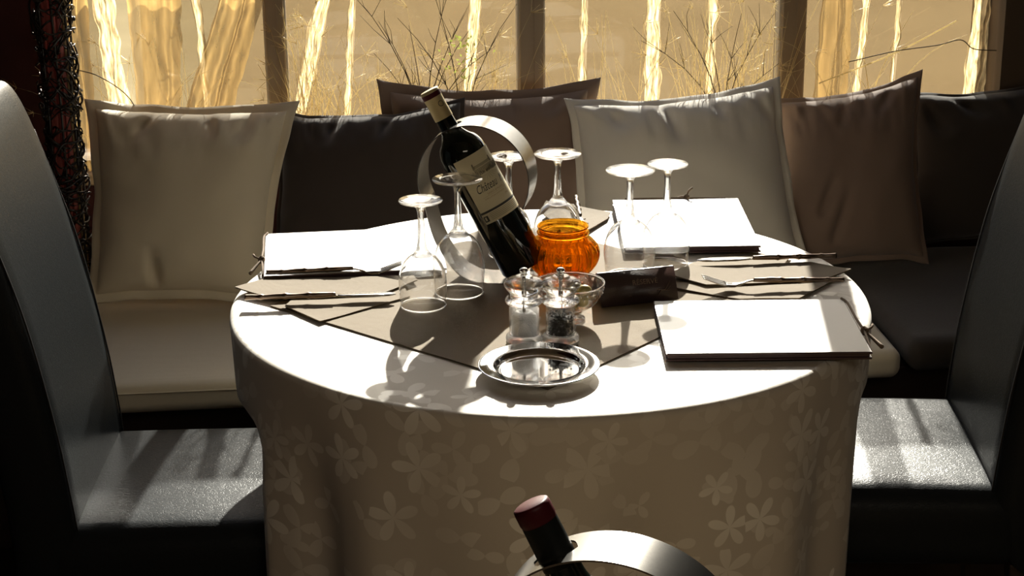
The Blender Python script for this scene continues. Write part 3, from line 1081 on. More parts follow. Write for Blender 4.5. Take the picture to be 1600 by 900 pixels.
# ------------------------------------------------------------------ tables with linen
def make_table(name, loc, R, label):
    t = thing(name, label, 'table', loc)
    link('tabletop', lathe([(0, 0.715), (R - 0.02, 0.715), (R - 0.012, 0.722), (R - 0.012, 0.74), (R - 0.018, 0.7455), (0, 0.7455)], 96), 'wood_dark', t, True)
    sharp(t.children[0])
    link('pedestal', lathe([(0, 0.03), (0.05, 0.03), (0.04, 0.10), (0.035, 0.60), (0.06, 0.70), (0.10, 0.715), (0, 0.715)], 32), 'wood_dark', t)
    link('foot_plate', lathe([(0, 0), (0.21, 0), (0.21, 0.012), (0.19, 0.022), (0.05, 0.032), (0, 0.032)], 48), 'wood_dark', t)
    return t


def make_cloth(loc, R, label, seed, chairs=(), zlow=0.04, mat='linen', bench=0):
    bm = bmesh.new()
    uvl = bm.loops.layers.uv.new('UVMap')
    na = 288
    path = [(R * k / 9, 0.75, 0, R * k / 9) for k in range(10)]
    rr = 0.012
    for k in range(1, 7):
        a = k / 6 * PI / 2
        path.append((R + rr * math.sin(a), 0.75 - rr * (1 - math.cos(a)), k / 6 * 0.03, R + rr * a))
    nz = 34
    zs = 0.75 - rr
    for k in range(1, nz + 1):
        t = k / nz
        path.append((R + rr, zs + (zlow - zs) * t, 0.03 + 0.97 * t, R + rr * PI / 2 + (zs - zlow) * t))
    rings = []
    for (rad, z, t, arc) in path:
        if rad < 1e-6:
            rings.append([bm.verts.new((0, 0, z))])
            continue
        ring = []
        for i in range(na):
            a = 2 * PI * i / na
            r_ = rad
            if t > 0:
                s = min(1, t * 3.5) ** 1.3
                f = (math.sin(11 * a + 0.9 + seed + 0.6 * math.sin(3 * a)) + 0.7 * math.sin(7 * a + 2.1 + seed) + 0.35 * math.sin(19 * a + 0.4))
                f = math.copysign(abs(f) ** 1.25, f)
                r_ += s * (0.0150 * f * (0.5 + 0.8 * t) - 0.010 * t)
            x, y = r_ * math.cos(a), r_ * math.sin(a)
            if t == 0 and rad < R - 0.01:
                pass
            for (cx, cy, hw, sx) in chairs:
                if t > 0.02 and x * sx > 0:
                    wy = max(0, min(1, (hw + 0.05 - abs(y - cy)) / 0.06))
                    wy = wy * wy * (3 - 2 * wy)
                    wz = max(0, min(1, (0.66 - z) / 0.14))
                    wz = wz * wz * (3 - 2 * wz)
                    lim = min(abs(x), cx)
                    x = sx * (abs(x) + (lim - abs(x)) * wy * wz)
            if bench and t > 0.02 and y > bench:      # pushed in by the bench seat behind
                wz = max(0, min(1, (0.64 - z) / 0.14))
                y += (bench - y) * wz * wz * (3 - 2 * wz)
            ring.append(bm.verts.new((x, y, z + (0.0003 * noise.noise(Vector((x * 9, y * 9, seed))) if t == 0 else 0))))
        rings.append(ring)

    def uv_of(k, i):
        a = 2 * PI * i / na
        rad, z, t, arc = path[k]
        if k <= 9:
            return (rad * math.cos(a), rad * math.sin(a))
        return (a * R, 3.0 - arc)
    for k, (A, B) in enumerate(zip(rings[:-1], rings[1:])):
        for i in range(na):
            j = (i + 1) % na
            if len(A) == 1:
                f = bm.faces.new((A[0], B[i], B[j]))
                idx = [(k, i), (k + 1, i), (k + 1, i + 1)]
            else:
                f = bm.faces.new((A[i], B[i], B[j], A[j]))
                idx = [(k, i), (k + 1, i), (k + 1, i + 1), (k, i + 1)]
            for lp, (kk, ii) in zip(f.loops, idx):
                if k >= 9:
                    rad, z, t, arc = path[kk]
                    lp[uvl].uv = (2 * PI * ii / na * R, 3.0 - arc)
                else:
                    lp[uvl].uv = uv_of(kk, ii)
    o = link('tablecloth', bm, mat, None, True, loc)
    return tag(o, label, 'tablecloth')


make_table('round_table', (0, 0, 0), 0.48, 'round pedestal table under the white damask cloth, set for three')
make_cloth((0, 0, 0), 0.478, 'white damask tablecloth with woven flowers draped over the laid table', 0.0,
           [(0.305, 0.04, 0.225, -1), (0.296, 0.01, 0.205, 1)], bench=0.452)
make_table('round_table', (0.0, -1.50, 0), 0.48, 'round pedestal table in front, holding the second bottle')
make_cloth((0.0, -1.50, 0), 0.478, 'tan tablecloth on the table in front, under the second bottle', 2.2, mat='runner')
TT = 0.7505        # top of the linen

# tan square overlay laid cornerwise
bm = bmesh.new()
c0 = [Vector(p) for p in ((-0.048, -0.390), (0.352, 0.004), (-0.030, 0.405), (-0.428, 0.002))]
n = 40
uvl = []
for side in (0, 1):
    g = []
    for j in range(n + 1):
        row = []
        for i in range(n + 1):
            u, v = i / n, j / n
            p = (c0[0] * (1 - u) + c0[1] * u) * (1 - v) + (c0[3] * (1 - u) + c0[2] * u) * v
            ed = min(u, v, 1 - u, 1 - v)
            z = TT + 0.0003 + (0.0016 if side else 0) + 0.0012 * max(0, noise.noise(Vector((u * 5, v * 5, 2)))) * (1 if ed < 0.06 else 0.15)
            # two pressed fold lines across the square
            z += 0.0010 * math.exp(-((u - 0.5) / 0.012) ** 2) + 0.0010 * math.exp(-((v - 0.5) / 0.012) ** 2)
            row.append(bm.verts.new((p.x, p.y, z)))
        g.append(row)
    uvl.append(g)
    for A, B in zip(g[:-1], g[1:]):
        for i in range(n):
            bm.faces.new((A[i], A[i + 1], B[i + 1], B[i]))
bt, tp = uvl
for k in range(n):
    for q in ((bt[0][k], bt[0][k + 1], tp[0][k + 1], tp[0][k]), (bt[n][k], tp[n][k], tp[n][k + 1], bt[n][k + 1]),
              (bt[k][0], tp[k][0], tp[k + 1][0], bt[k + 1][0]), (bt[k][n], bt[k + 1][n], tp[k + 1][n], tp[k][n])):
        bm.faces.new(q)
o = sharp(link('table_overlay', bm, 'runner'), 50)
tag(o, 'square tan linen overlay laid cornerwise in the middle of the white cloth', 'overlay')
TO = TT + 0.0022   # top of the overlay


# ------------------------------------------------------------------ napkins
def layer(poly, z, th, curl, seed):
    """flat cloth layer from a polygon, slightly lifted towards its points"""
    bm = bmesh.new()
    f = bm.faces.new([bm.verts.new((x, y, 0)) for x, y in poly])
    bmesh.ops.triangulate(bm, faces=[f])
    bmesh.ops.subdivide_edges(bm, edges=bm.edges[:], cuts=5, use_grid_fill=True)
    cx = sum(p[0] for p in poly) / len(poly)
    cy = sum(p[1] for p in poly) / len(poly)
    rm = max(math.hypot(p[0] - cx, p[1] - cy) for p in poly)
    for v in bm.verts:
        d = math.hypot(v.co.x - cx, v.co.y - cy) / rm
        v.co.z = z + curl * d ** 3 + 0.0012 * noise.noise(Vector((v.co.x * 14, v.co.y * 14, seed)))
    r_ = bmesh.ops.extrude_face_region(bm, geom=bm.faces[:])
    for v in [g for g in r_['geom'] if isinstance(g, bmesh.types.BMVert)]:
        v.co.z += th
    return bm


def napkin(label, layers, seed):
    t = thing('napkin', label, 'napkin', (0, 0, 0), 0, 'folded tan napkins')
    for k, (poly, z, th, curl) in enumerate(layers):
        sharp(link('folded_layer', layer(poly, z, th, curl, seed + k), 'runner', t), 50)
    return t


napkin('folded tan napkin with a pointed end at the left place setting',
       [([(-0.405, -0.012), (-0.352, -0.088), (-0.262, -0.022), (-0.215, 0.01), (-0.225, 0.06), (-0.39, 0.03)], TO + 0.0004, 0.0018, 0.001),
        ([(-0.484, 0.072), (-0.438, 0.118), (-0.33, 0.112), (-0.205, 0.100), (-0.20, 0.075), (-0.255, 0.022), (-0.425, 0.016)], TO + 0.0028, 0.0022, 0.004)], 3)
napkin('folded tan napkin with a pointed end at the right place setting',
       [([(0.196, -0.004), (0.285, -0.066), (0.375, -0.074), (0.445, -0.004), (0.40, 0.03), (0.20, 0.02)], TO + 0.0004, 0.0018, 0.0015),
        ([(0.345, 0.165), (0.415, 0.135), (0.38, 0.07), (0.21, 0.06), (0.245, 0.118), (0.29, 0.152)], TO + 0.0004, 0.0018, 0.001),
        ([(0.487, 0.036), (0.435, 0.088), (0.33, 0.092), (0.225, 0.088), (0.198, 0.05), (0.245, -0.004), (0.435, 0.000)], TO + 0.0028, 0.0022, 0.004)], 7)
napkin('folded tan napkin at the back place setting, behind the orange jar',
       [([(0.150, 0.388), (0.160, 0.425), (0.105, 0.475), (0.066, 0.462), (0.055, 0.35), (0.10, 0.31)], TO + 0.0004, 0.0020, 0.003),
        ([(0.100, 0.462), (0.052, 0.480), (0.036, 0.440), (0.058, 0.340), (0.105, 0.345)], TO + 0.0045, 0.0020, 0.010)], 11)


# ------------------------------------------------------------------ menus
def menu(label, cx, cy, rz, wx, wy, cord_side, z=TT + 0.0008):
    m = thing('menu', label, 'menu', (cx, cy, z), rz, 'menus on the table')
    link('back_cover', box(-wx / 2, wx / 2, -wy / 2, wy / 2, 0, 0.0030, 0.0006, 1), 'menu_cover', m, False)
    link('pages', box(-wx / 2 + .003, wx / 2 - .003, -wy / 2 + .003, wy / 2 - .003, 0.003, 0.0078), 'menu_cover', m, False)
    link('front_cover', box(-wx / 2, wx / 2, -wy / 2, wy / 2, 0.0078, 0.0108, 0.0006, 1), 'menu_cover', m, False)
    sh = link('cover_sheet', box(-wx / 2 + .0015, wx / 2 - .0015, -wy / 2 + .0015, wy / 2 - .0015, 0.0108, 0.0113), 'menu_paper', m, False)
    sh['label'] = 'ivory sheet on the cover'
    # twine along the spine with a knot and loose tails
    s = cord_side
    if s in (-1, 1):
        x = s * (wx / 2 + 0.0022)
        pts = [(x - s * .006, wy * 0.49, 0.013), (x, wy * 0.40, 0.012), (x, 0.1 * wy, 0.012), (x + s * .0015, -0.12 * wy, 0.0125), (x, -0.3 * wy, 0.010), (x, -0.40 * wy, 0.004)]
        k = Vector((x + s * .002, -0.14 * wy, 0.0125))
        tail = [k, k + Vector((s * .010, .003, .004)), k + Vector((s * .013, .010, .006))], [k, k + Vector((s * .008, -.018, -.004)), k + Vector((s * .018, -.040, -.010))]
    else:
        y = wy / 2 + 0.0022
        pts = [(-0.4 * wx, y, 0.012), (0, y, 0.0125), (0.4 * wx, y, 0.011)]
        k = Vector((0.02, y, 0.0125))
        tail = [k, k + Vector((.004, .006, .010)), k + Vector((.012, .010, .016))], [k, k + Vector((-.006, .008, 0)), k + Vector((-.014, .012, -.004))]
    tw = link('twine', tube(spline(pts, 6), 0.0019, 6), 'cord', m)
    bm = bmesh.new()
    for j in range(3):
        a = j * 1.1
        add_tube(bm, [k + Vector((0.004 * math.cos(q + a), 0.005 * math.sin(q), 0.004 * math.sin(q + a * 2))) for q in [i * 2 * PI / 12 for i in range(13)]], 0.0018, 6)
    link('knot', bm, 'cord', tw)
    link('loose_end', tube(spline(tail[0], 5), 0.0017, 6), 'cord', tw)
    link('loose_end', tube(spline(tail[1], 5), lambda t: 0.0016 + 0.0016 * t, 6), 'cord', tw)
    return m


menu('closed menu at the left place setting, beside the fork', -0.298, 0.235, math.radians(1.0), 0.290, 0.235, -1)
menu('closed menu lying at the front right of the table beside the plate', 0.279, -0.213, math.radians(-5.5), 0.286, 0.226, 1, TO + 0.0008)
menu('closed menu at the back right of the table, behind the two glasses', 0.270, 0.312, math.radians(-5.0), 0.226, 0.288, 2, TO + 0.003)


# ------------------------------------------------------------------ cutlery with bamboo-shaped handles
def bamboo(bm, L, r, z0=0.0, lift=0.0):
    nodes = [0.18, 0.45, 0.70]
    def rad(t):
        q = r * (0.92 + 0.10 * math.cos(t * 16))
        for nd in nodes:
            q += r * 0.28 * math.exp(-((t - nd) / 0.018) ** 2)
        return q
    m_ = 54
    add_tube(bm, [(L * i / m_, 0.0006 * math.sin(i * 0.4), z0 + r + lift * (i / m_)) for i in range(m_ + 1)], rad, 10)
    return bm


def plate_strip(bm, rows, th):
    """rows: (x, half width, z); a thin closed strip"""
    top, bot = [], []
    for x, hw, z in rows:
        top.append((bm.verts.new((x, -hw, z + th)), bm.verts.new((x, hw, z + th))))
        bot.append((bm.verts.new((x, -hw, z)), bm.verts.new((x, hw, z))))
    for k in range(len(rows) - 1):
        bm.faces.new((top[k][0], top[k + 1][0], top[k + 1][1], top[k][1]))
        bm.faces.new((bot[k][0], bot[k][1], bot[k + 1][1], bot[k + 1][0]))
        bm.faces.new((top[k][0], bot[k][0], bot[k + 1][0], top[k + 1][0]))
        bm.faces.new((top[k][1], top[k + 1][1], bot[k + 1][1], bot[k][1]))
    for k in (0, -1):
        f = (top[k][0], top[k][1], bot[k][1], bot[k][0])
        bm.faces.new(f if k == 0 else f[::-1])


def fork(label, a, b, z, group='forks'):
    a, b = Vector(a), Vector(b)
    d = b - a
    f = thing('fork', label, 'fork', (a.x, a.y, z), math.atan2(d.y, d.x), group)
    L = d.length
    HL = L * 0.64
    h = link('handle', bamboo(bmesh.new(), HL, 0.0040, 0.001, 0.004), 'bamboo_metal', f)
    bm = bmesh.new()
    k = (L - HL) / 0.078
    rows = [(HL - .004, .0028, .008), (HL + .010 * k, .0032, .006), (HL + .022 * k, .0065, .002), (HL + .030 * k, .0105, .0005), (HL + .040 * k, .0118, .0014), (HL + .044 * k, .0118, .0026)]
    plate_strip(bm, rows, 0.0016)
    link('head', bm, 'cutlery', f)
    for i in range(4):
        y = -0.0098 + 0.00655 * i
        pts = [(HL + .042 * k, y, 0.003), (HL + .055 * k, y, 0.0075), (HL + .068 * k, y * 0.97, 0.0125), (HL + .078 * k, y * 0.94, 0.016)]
        link('tine', tube(spline(pts, 4), lambda t: 0.0016 - 0.0007 * t, 6), 'cutlery', f)
    return f


def knife(label, a, b, z, group='knives'):
    a, b = Vector(a), Vector(b)
    d = b - a
    f = thing('knife', label, 'knife', (a.x, a.y, z), math.atan2(d.y, d.x), group)
    L = d.length
    HL = L * 0.60
    link('handle', bamboo(bmesh.new(), HL, 0.0044, 0.0005, 0.0), 'bamboo_metal', f)
    bm = bmesh.new()
    rows = [(HL - .004, .0032, .003), (HL + .008, .0050, .0028), (HL + .020, .0082, .0024), (HL + .05 * L, .0092, .0022)]
    rows = [(HL - .004, .0032, .003), (HL + .06 * L, .0060, .0026), (HL + .12 * L, .0088, .0024), (HL + .28 * L, .0094, .0022), (HL + .36 * L, .0075, .0022), (HL + .40 * L, .0015, .0022)]
    plate_strip(bm, rows, 0.0014)
    link('blade', bm, 'cutlery', f)
    return f


fork('bamboo handled fork lying below the left menu', (-0.437, 0.132), (-0.222, 0.120), TO + 0.0055)
knife('bamboo handled knife at the left place setting, over the napkin tip', (-0.466, 0.004), (-0.236, -0.002), TO + 0.0085)
knife('bamboo handled knife at the right place setting, above the napkin', (0.478, 0.092), (0.252, 0.104), TO + 0.0085)
fork('bamboo handled fork at the right place setting, above the front menu', (0.456, -0.030), (0.236, -0.020), TO + 0.0085)
fork('fork of the back place setting, only its handle showing behind the orange jar', (0.104, 0.466), (0.088, 0.262), TO + 0.017)


# ------------------------------------------------------------------ wine glasses standing upside down
def wine_glass(label, x, y, z, h, foot, bowl, rim, sq, rz=0.0):
    g = thing('wine_glass', label, 'wine glass', (x, y, z), rz, 'upturned wine glasses')
    bh = h * sq                       # height of the bowl, rim on the table
    pts = [(rim, 0.0), (rim + (bowl - rim) * 0.55, bh * 0.22), (bowl, bh * 0.42), (bowl * 0.965, bh * 0.60), (bowl * 0.80, bh * 0.80), (bowl * 0.52, bh * 0.94), (bowl * 0.20, bh * 0.995)]
    pr = [(p.x, p.z) for p in spline([(a, 0, b) for a, b in pts], 5)]
    wall = 0.0009
    inn = [(max(0.0, q - wall * min(1, q / 0.012)), zz) for q, zz in pr]
    inn = [(q, zz - wall * 1.2 * max(0, (zz / bh - 0.6) / 0.4)) for q, zz in inn]
    link('bowl', lathe([(0.0, bh)] + list(reversed(pr)) + inn + [(0.0, bh - wall * 1.3)], 64), 'bowl_glass', g)
    bm = bmesh.new()
    add_tube(bm, [(rim * math.cos(a), rim * math.sin(a), 0.0008) for a in [2 * PI * i / 56 for i in range(57)]], 0.0008, 6, False)
    link('lip', bm, 'stem_glass', g)
    s0 = bh - 0.001
    # stem: knob at the bowl, slim waist, spreading into the foot
    st = [(0.0, s0), (bowl * 0.40, s0 - 0.004), (bowl * 0.30, s0 + 0.004), (0.0085, s0 + 0.008), (0.0066, s0 + 0.018), (0.0054, s0 + (h - s0) * 0.42), (0.0048, s0 + (h - s0) * 0.68), (0.0064, h - 0.014), (0.0098, h - 0.0065), (0.0, h - 0.0045)]
    sp = [(max(0, p.x), p.z) for p in spline([(a, 0, b) for a, b in st], 4)]
    sp[0], sp[-1] = (0.0, st[0][1]), (0.0, st[-1][1])
    link('stem', lathe(sp, 32), 'stem_glass', g)
    ft = [(0.0, h - 0.0055), (foot * 0.28, h - 0.0052), (foot * 0.6, h - 0.0028), (foot * 0.97, h - 0.0012), (foot, h), (foot * 0.985, h + 0.0010), (foot * 0.6, h + 0.0003), (foot * 0.25, h - 0.0016), (0.0, h - 0.0022)]
    link('foot', lathe(ft, 56), 'stem_glass', g)
    return g


wine_glass('smaller upturned wine glass at the front of the left pair', -0.196, -0.032, TO + 0.001, 0.1655, 0.0330, 0.0365, 0.0345, 0.505)
wine_glass('larger upturned wine glass of the left pair, in front of the bottle', -0.137, 0.022, TO + 0.001, 0.1815, 0.0385, 0.0400, 0.0370, 0.535)
wine_glass('larger upturned wine glass of the right pair, behind the dark card', 0.136, 0.068, TO + 0.001, 0.1735, 0.0385, 0.0408, 0.0375, 0.535)
wine_glass('smaller upturned wine glass of the right pair, in front of the back menu', 0.205, 0.122, TO + 0.001, 0.1670, 0.0325, 0.0380, 0.0355, 0.52)
wine_glass('larger upturned wine glass behind the orange jar', 0.038, 0.196, TO + 0.001, 0.1710, 0.0385, 0.0400, 0.0370, 0.535)
wine_glass('smaller upturned wine glass seen through the steel ring of the bottle holder', -0.041, 0.207, TO + 0.001, 0.1670, 0.0325, 0.0365, 0.0345, 0.505)


# ------------------------------------------------------------------ steel ring bottle holder and bottle
TILT_AX = Vector((-0.452, 0.137, 0.882)).normalized()
E1 = math.atan2(-0.137, 0.452)


def holder(label, base, rz, W2=0.034, RHO=0.088, HS=0.25):
    """strap bent into a ring; local x lies in the plane of the ring, origin under the bottle base"""
    h = thing('bottle_holder', label, 'bottle holder', base, rz, 'steel ring bottle holders')
    ax = Vector((-0.458, 0, 0.889))
    B = Vector((0, 0, 0.0215))
    Mc = B + ax * (HS - RHO)
    a_h = math.atan2(ax.z, ax.x)              # the neck hole sits here
    path = []
    a0, a1 = math.radians(-30), math.radians(206)
    K = 150
    for i in range(K + 1):
        a = a0 + (a1 - a0) * i / K
        path.append(Mc + Vector((math.cos(a) * RHO, 0, math.sin(a) * RHO)))
    tail = spline([path[-4], path[-1], (-0.136, 0, 0.065), (-0.105, 0, 0.018), (-0.072, 0, 0.0016), (-0.03, 0, 0.0010), (0.052, 0, 0.0010)], 12)[12:]
    path += [Vector(p) for p in tail[1:]]
    path.insert(0, path[0])
    hole = Mc + Vector((math.cos(a_h) * RHO, 0, math.sin(a_h) * RHO))
    HR = 0.0185
    # arc length relative to the hole centre
    s = [0.0]
    for p, q in zip(path[:-1], path[1:]):
        s.append(s[-1] + (q - p).length)
    kh = min(range(1, K + 1), key=lambda i: (path[i] - hole).length)
    sh = s[kh]
    th = 0.0016
    bm = bmesh.new()
    nrm = []
    for i, p in enumerate(path):
        d = path[min(i + 1, len(path) - 1)] - path[max(i - 1, 0)]
        nrm.append(Vector((d.z, 0, -d.x)).normalized())
    rows = []
    for i, p in enumerate(path):
        w = W2
        if s[i] < 0.012:                       # rounded free end
            w = W2 - 0.012 + math.sqrt(max(0, 0.012 ** 2 - (0.012 - s[i]) ** 2))
        dd = s[i] - sh
        hh = math.sqrt(max(0, HR * HR - dd * dd))
        ws = [-w, -w + (w - hh) * 0.33, -w + (w - hh) * 0.66, -hh, hh, w - (w - hh) * 0.66, w - (w - hh) * 0.33, w]
        rows.append(([bm.verts.new(p + Vector((0, q, 0)) + nrm[i] * th / 2) for q in ws], [bm.verts.new(p + Vector((0, q, 0)) - nrm[i] * th / 2) for q in ws], hh))
    for (A, A2, ha), (Bq, B2, hb) in zip(rows[:-1], rows[1:]):
        for k in range(7):
            if k == 3:
                if ha > 0 or hb > 0:
                    continue
            bm.faces.new((A[k], A[k + 1], Bq[k + 1], Bq[k]))
            bm.faces.new((A2[k], B2[k], B2[k + 1], A2[k + 1]))
        bm.faces.new((A[0], Bq[0], B2[0], A2[0]))
        bm.faces.new((A[7], A2[7], B2[7], Bq[7]))
        if ha > 0 or hb > 0:
            bm.faces.new((A[3], A2[3], B2[3], Bq[3]))
            bm.faces.new((A[4], Bq[4], B2[4], A2[4]))
    bm.faces.new([*rows[0][0], *reversed(rows[0][1])])
    bm.faces.new([*rows[-1][1], *reversed(rows[-1][0])])
    bmesh.ops.remove_doubles(bm, verts=bm.verts, dist=1e-6)
    o = link('ring_strap', bm, 'steel', h)
    sharp(o, 40)
    return h


def wrap(me, rad, ang0, z0):
    """bend flat lettering round the bottle"""
    for v in me.vertices:
        a = ang0 + v.co.x / rad
        v.co = Vector((rad * math.sin(a), -rad * math.cos(a), z0 + v.co.y))
    return me


def patch(rad, a0, a1, z0, z1, n=36):
    bm = bmesh.new()
    lo = [bm.verts.new((rad * math.sin(a0 + (a1 - a0) * i / n), -rad * math.cos(a0 + (a1 - a0) * i / n), z0)) for i in range(n + 1)]
    hi = [bm.verts.new((rad * math.sin(a0 + (a1 - a0) * i / n), -rad * math.cos(a0 + (a1 - a0) * i / n), z1)) for i in range(n + 1)]
    for i in range(n):
        bm.faces.new((lo[i], lo[i + 1], hi[i + 1], hi[i]))
    return bm


RB = 0.0375


def bottle(label, base, axis, toward, red_cap=False):
    """axis: from base to neck; toward: direction the bottle's front faces"""
    t = thing('wine_bottle', label, 'wine bottle', (0, 0, 0), 0, 'red wine bottles in steel rings')
    z = Vector(axis).normalized()
    fr = Vector(toward)
    fr = (fr - z * fr.dot(z)).normalized()
    y = -fr
    x = y.cross(z)
    mt = Matrix((x, y, z)).transposed().to_4x4()
    mt.translation = base
    t.matrix_world = mt
    pr = [(0, 0.012), (0.022, 0.006), (0.032, 0.0008), (0.0355, 0.0004), (RB, 0.004), (RB, 0.200)]
    sh = spline([(RB, 0, 0.200), (0.0362, 0, 0.212), (0.031, 0, 0.224), (0.0215, 0, 0.235), (0.0160, 0, 0.246), (0.0146, 0, 0.262), (0.0140, 0, 0.290)], 6)
    pr += [(p.x, p.z) for p in sh[1:]] + [(0.0138, 0.3135), (0.0, 0.3135)]
    b = link('glass_body', lathe(pr, 64), 'bottle_glass', t)
    if red_cap:
        link('capsule', lathe([(0.0, 0.3160), (0.0125, 0.3160), (0.0146, 0.3148), (0.0150, 0.3120), (0.0150, 0.3030), (0.0146, 0.3015), (0.0143, 0.2995)], 48), 'capsule_red', t)
        link('neck_foil', lathe([(0.0146, 0.3000), (0.0148, 0.275), (0.01500, 0.262)], 48), principled('black_foil', (0.006, 0.007, 0.006), 0.4, spec=0.2), t)
        link('label', patch(RB + 0.0003, math.radians(-50), math.radians(60), 0.093, 0.200), 'label_paper', t, True)
        return t
    link('capsule', lathe([(0.0, 0.3160), (0.0135, 0.3160), (0.0150, 0.3150), (0.0152, 0.3100), (0.0150, 0.3080), (0.0147, 0.290), (0.0151, 0.267)], 48), 'capsule', t)
    link('capsule_band', lathe([(0.01545, 0.3112), (0.01545, 0.3035)], 48), 'capsule_red', t)
    rg = bmesh.new()
    for i in range(25):
        pass
    a = [2 * PI * i / 24 for i in range(25)]
    cr = [(0.0155 * math.sin(0.45 + 0.0042 * math.cos(q) / 0.0155), -0.0155 * math.cos(0.45 + 0.0042 * math.cos(q) / 0.0155), 0.2905 + 0.0042 * math.sin(q)) for q in a]
    add_tube(rg, cr, 0.0005, 4, False)
    link('capsule_emblem', rg, 'label_ink', t)
    A0, A1 = math.radians(-35), math.radians(104)
    lb = link('label', patch(RB + 0.0003, A0, A1, 0.112, 0.201), 'label_paper', t, True)
    lb2 = link('lower_label', patch(RB + 0.0003, A0, A1, 0.092, 0.1085), 'label_paper', t, True)
    link('black_band', patch(RB + 0.00025, A0, A1, 0.1085, 0.112), 'label_ink', lb)
    RL = RB + 0.0007
    for txt, size, zz, a_, sh_, mt_ in (('Château', 0.0190, 0.1405, -18, 0.45, 'label_ink'), ('M', 0.0190, 0.1405, 52, 0.45, 'label_ink'), ('a', 0.0160, 0.1405, 70, 0.45, 'label_ink'),
                                         ('SAINT-ÉMILION', 0.0046, 0.1335, 4, 0.0, 'label_red'), ('APPELLATION CONTRÔLÉE', 0.0031, 0.1275, -8, 0.0, 'label_red'), ('1998', 0.0046, 0.1205, 46, 0.0, 'label_red')):
        me = font_mesh(txt, size, sh_)
        if txt in ('Château', 'M', 'a'):     # narrow copperplate hand
            for v in me.vertices:
                v.co.x *= 0.60
        wrap(me, RL, math.radians(a_), zz)
        o = link_mesh('lettering', me, mt_, lb, False)
    link('rule_line', patch(RL, math.radians(-10), math.radians(90), 0.1318, 0.1321), 'label_red', lb)
    for zz in (0.0960, 0.0985, 0.1010, 0.1035, 0.1060):
        link('print_line', patch(RL, math.radians(-15), math.radians(98), zz, zz + 0.0006), 'label_grey', lb2)
    # small dark square stamp with a pale cup inside
    link('stamp', patch(RL, math.radians(-33), math.radians(-21), 0.0955, 0.1050, 6), 'label_ink', lb2)
    link('stamp_mark', patch(RL + .0003, math.radians(-30), math.radians(-25.5), 0.0975, 0.1035, 4), 'label_paper', lb2)
    # engraved view of a country house among trees, drawn in fine strokes
    bm = bmesh.new()
    r = random.Random(8)

    def stroke(xa, za, xb, zb, wd):
        pts = []
        for i in range(5):
            s_ = i / 4
            xx = xa + (xb - xa) * s_
            pts.append((RL * math.sin(xx / RL), -RL * math.cos(xx / RL), za + (zb - za) * s_))
        add_tube(bm, pts, wd, 3)
    X0 = math.radians(29) * RL
    zb = 0.166
    for k in range(90):     # foliage in front and at the sides
        xx = X0 + r.uniform(-0.031, 0.031)
        e = abs(xx - X0) / 0.031
        hgt = 0.004 + 0.010 * e * r.random()
        stroke(xx, zb - 0.001 + 0.002 * r.random(), xx + r.gauss(0, .0025), zb + hgt, 0.00028)
    for k in range(9):      # lines of ground fanning out
        q = (k - 4) / 4
        stroke(X0 + q * 0.008, zb - 0.002, X0 + q * 0.022, zb - 0.012 + 0.004 * abs(q), 0.00016)
    for zz in (0.172, 0.1735, 0.175, 0.1765):      # facade courses
        stroke(X0 - 0.018, zz, X0 + 0.018, zz, 0.00025)
    for k in range(13):
        xx = X0 - 0.018 + 0.003 * k
        stroke(xx, 0.166, xx, 0.177, 0.00030)
    for s_ in (-1, 1):      # roof and two end pavilions
        stroke(X0 - s_ * 0.018, 0.1775, X0 - s_ * 0.014, 0.183, 0.0003)
        for k in range(4):
            stroke(X0 + s_ * (0.016 + 0.001 * k), 0.1775, X0 + s_ * (0.0165 + 0.0004 * k), 0.187, 0.0003)
    for zz in (0.179, 0.1805, 0.182):
        stroke(X0 - 0.0165, zz, X0 + 0.0165, zz, 0.00035)
    link('house_engraving', bm, 'label_grey', lb)
    return t


B0 = Vector((-0.029, 0.081, TO + 0.0203))
VIEW = -_f
holder('brushed steel ring holder for the labelled bottle among the glasses', (B0.x, B0.y, TO - 0.0005), E1)
bottle('dark red wine bottle with cream château label leaning in the steel ring', B0, TILT_AX, VIEW)
# second bottle on the front table
AX2 = Vector((-0.458 * math.cos(math.radians(-24)), -0.458 * math.sin(math.radians(-24)), 0.889)).normalized()
T2 = Vector((-0.1765, -1.362, 1.050))
B2 = T2 - AX2 * 0.316
B2.z = TT + 0.0195
h2 = holder('brushed steel ring holder in the foreground, below the table edge', (B2.x, B2.y, TT + 0.0002), math.radians(-24), 0.026, 0.105, 0.27)
AX2 = Vector((-0.458 * math.cos(math.radians(-24)), -0.458 * math.sin(math.radians(-24)), 0.889)).normalized()
bottle('second red wine bottle with dark red capsule in the foreground ring', B2, AX2, VIEW, True)


# ------------------------------------------------------------------ orange ribbed jar
jr = thing('glass_jar', 'round ribbed orange glass jar in the middle of the table', 'jar', (0.033, 0.090, TO + 0.0006))
outer = [(0.030, 0.0), (0.040, 0.004), (0.052, 0.018), (0.0575, 0.034), (0.0560, 0.046), (0.049, 0.057), (0.0425, 0.062), (0.0395, 0.0645), (0.0385, 0.068), (0.0412, 0.0705), (0.0412, 0.0725), (0.0392, 0.0745), (0.0392, 0.0785), (0.0408, 0.0805), (0.0402, 0.0825)]
o3 = [(p.x, p.z) for p in spline([(a, 0, b) for a, b in outer], 4)]
inn = [(0.0378, 0.0822), (0.0368, 0.076), (0.0365, 0.066), (0.041, 0.060), (0.050, 0.050), (0.0535, 0.036), (0.049, 0.020), (0.036, 0.008), (0.0, 0.006)]
prof = [(0.0, 0.0015), (0.026, 0.0015)] + o3 + [(p.x, p.z) for p in spline([(a, 0, b) for a, b in inn], 3)]
prof[-1] = (0.0, prof[-1][1])
n_out = len(o3) + 2


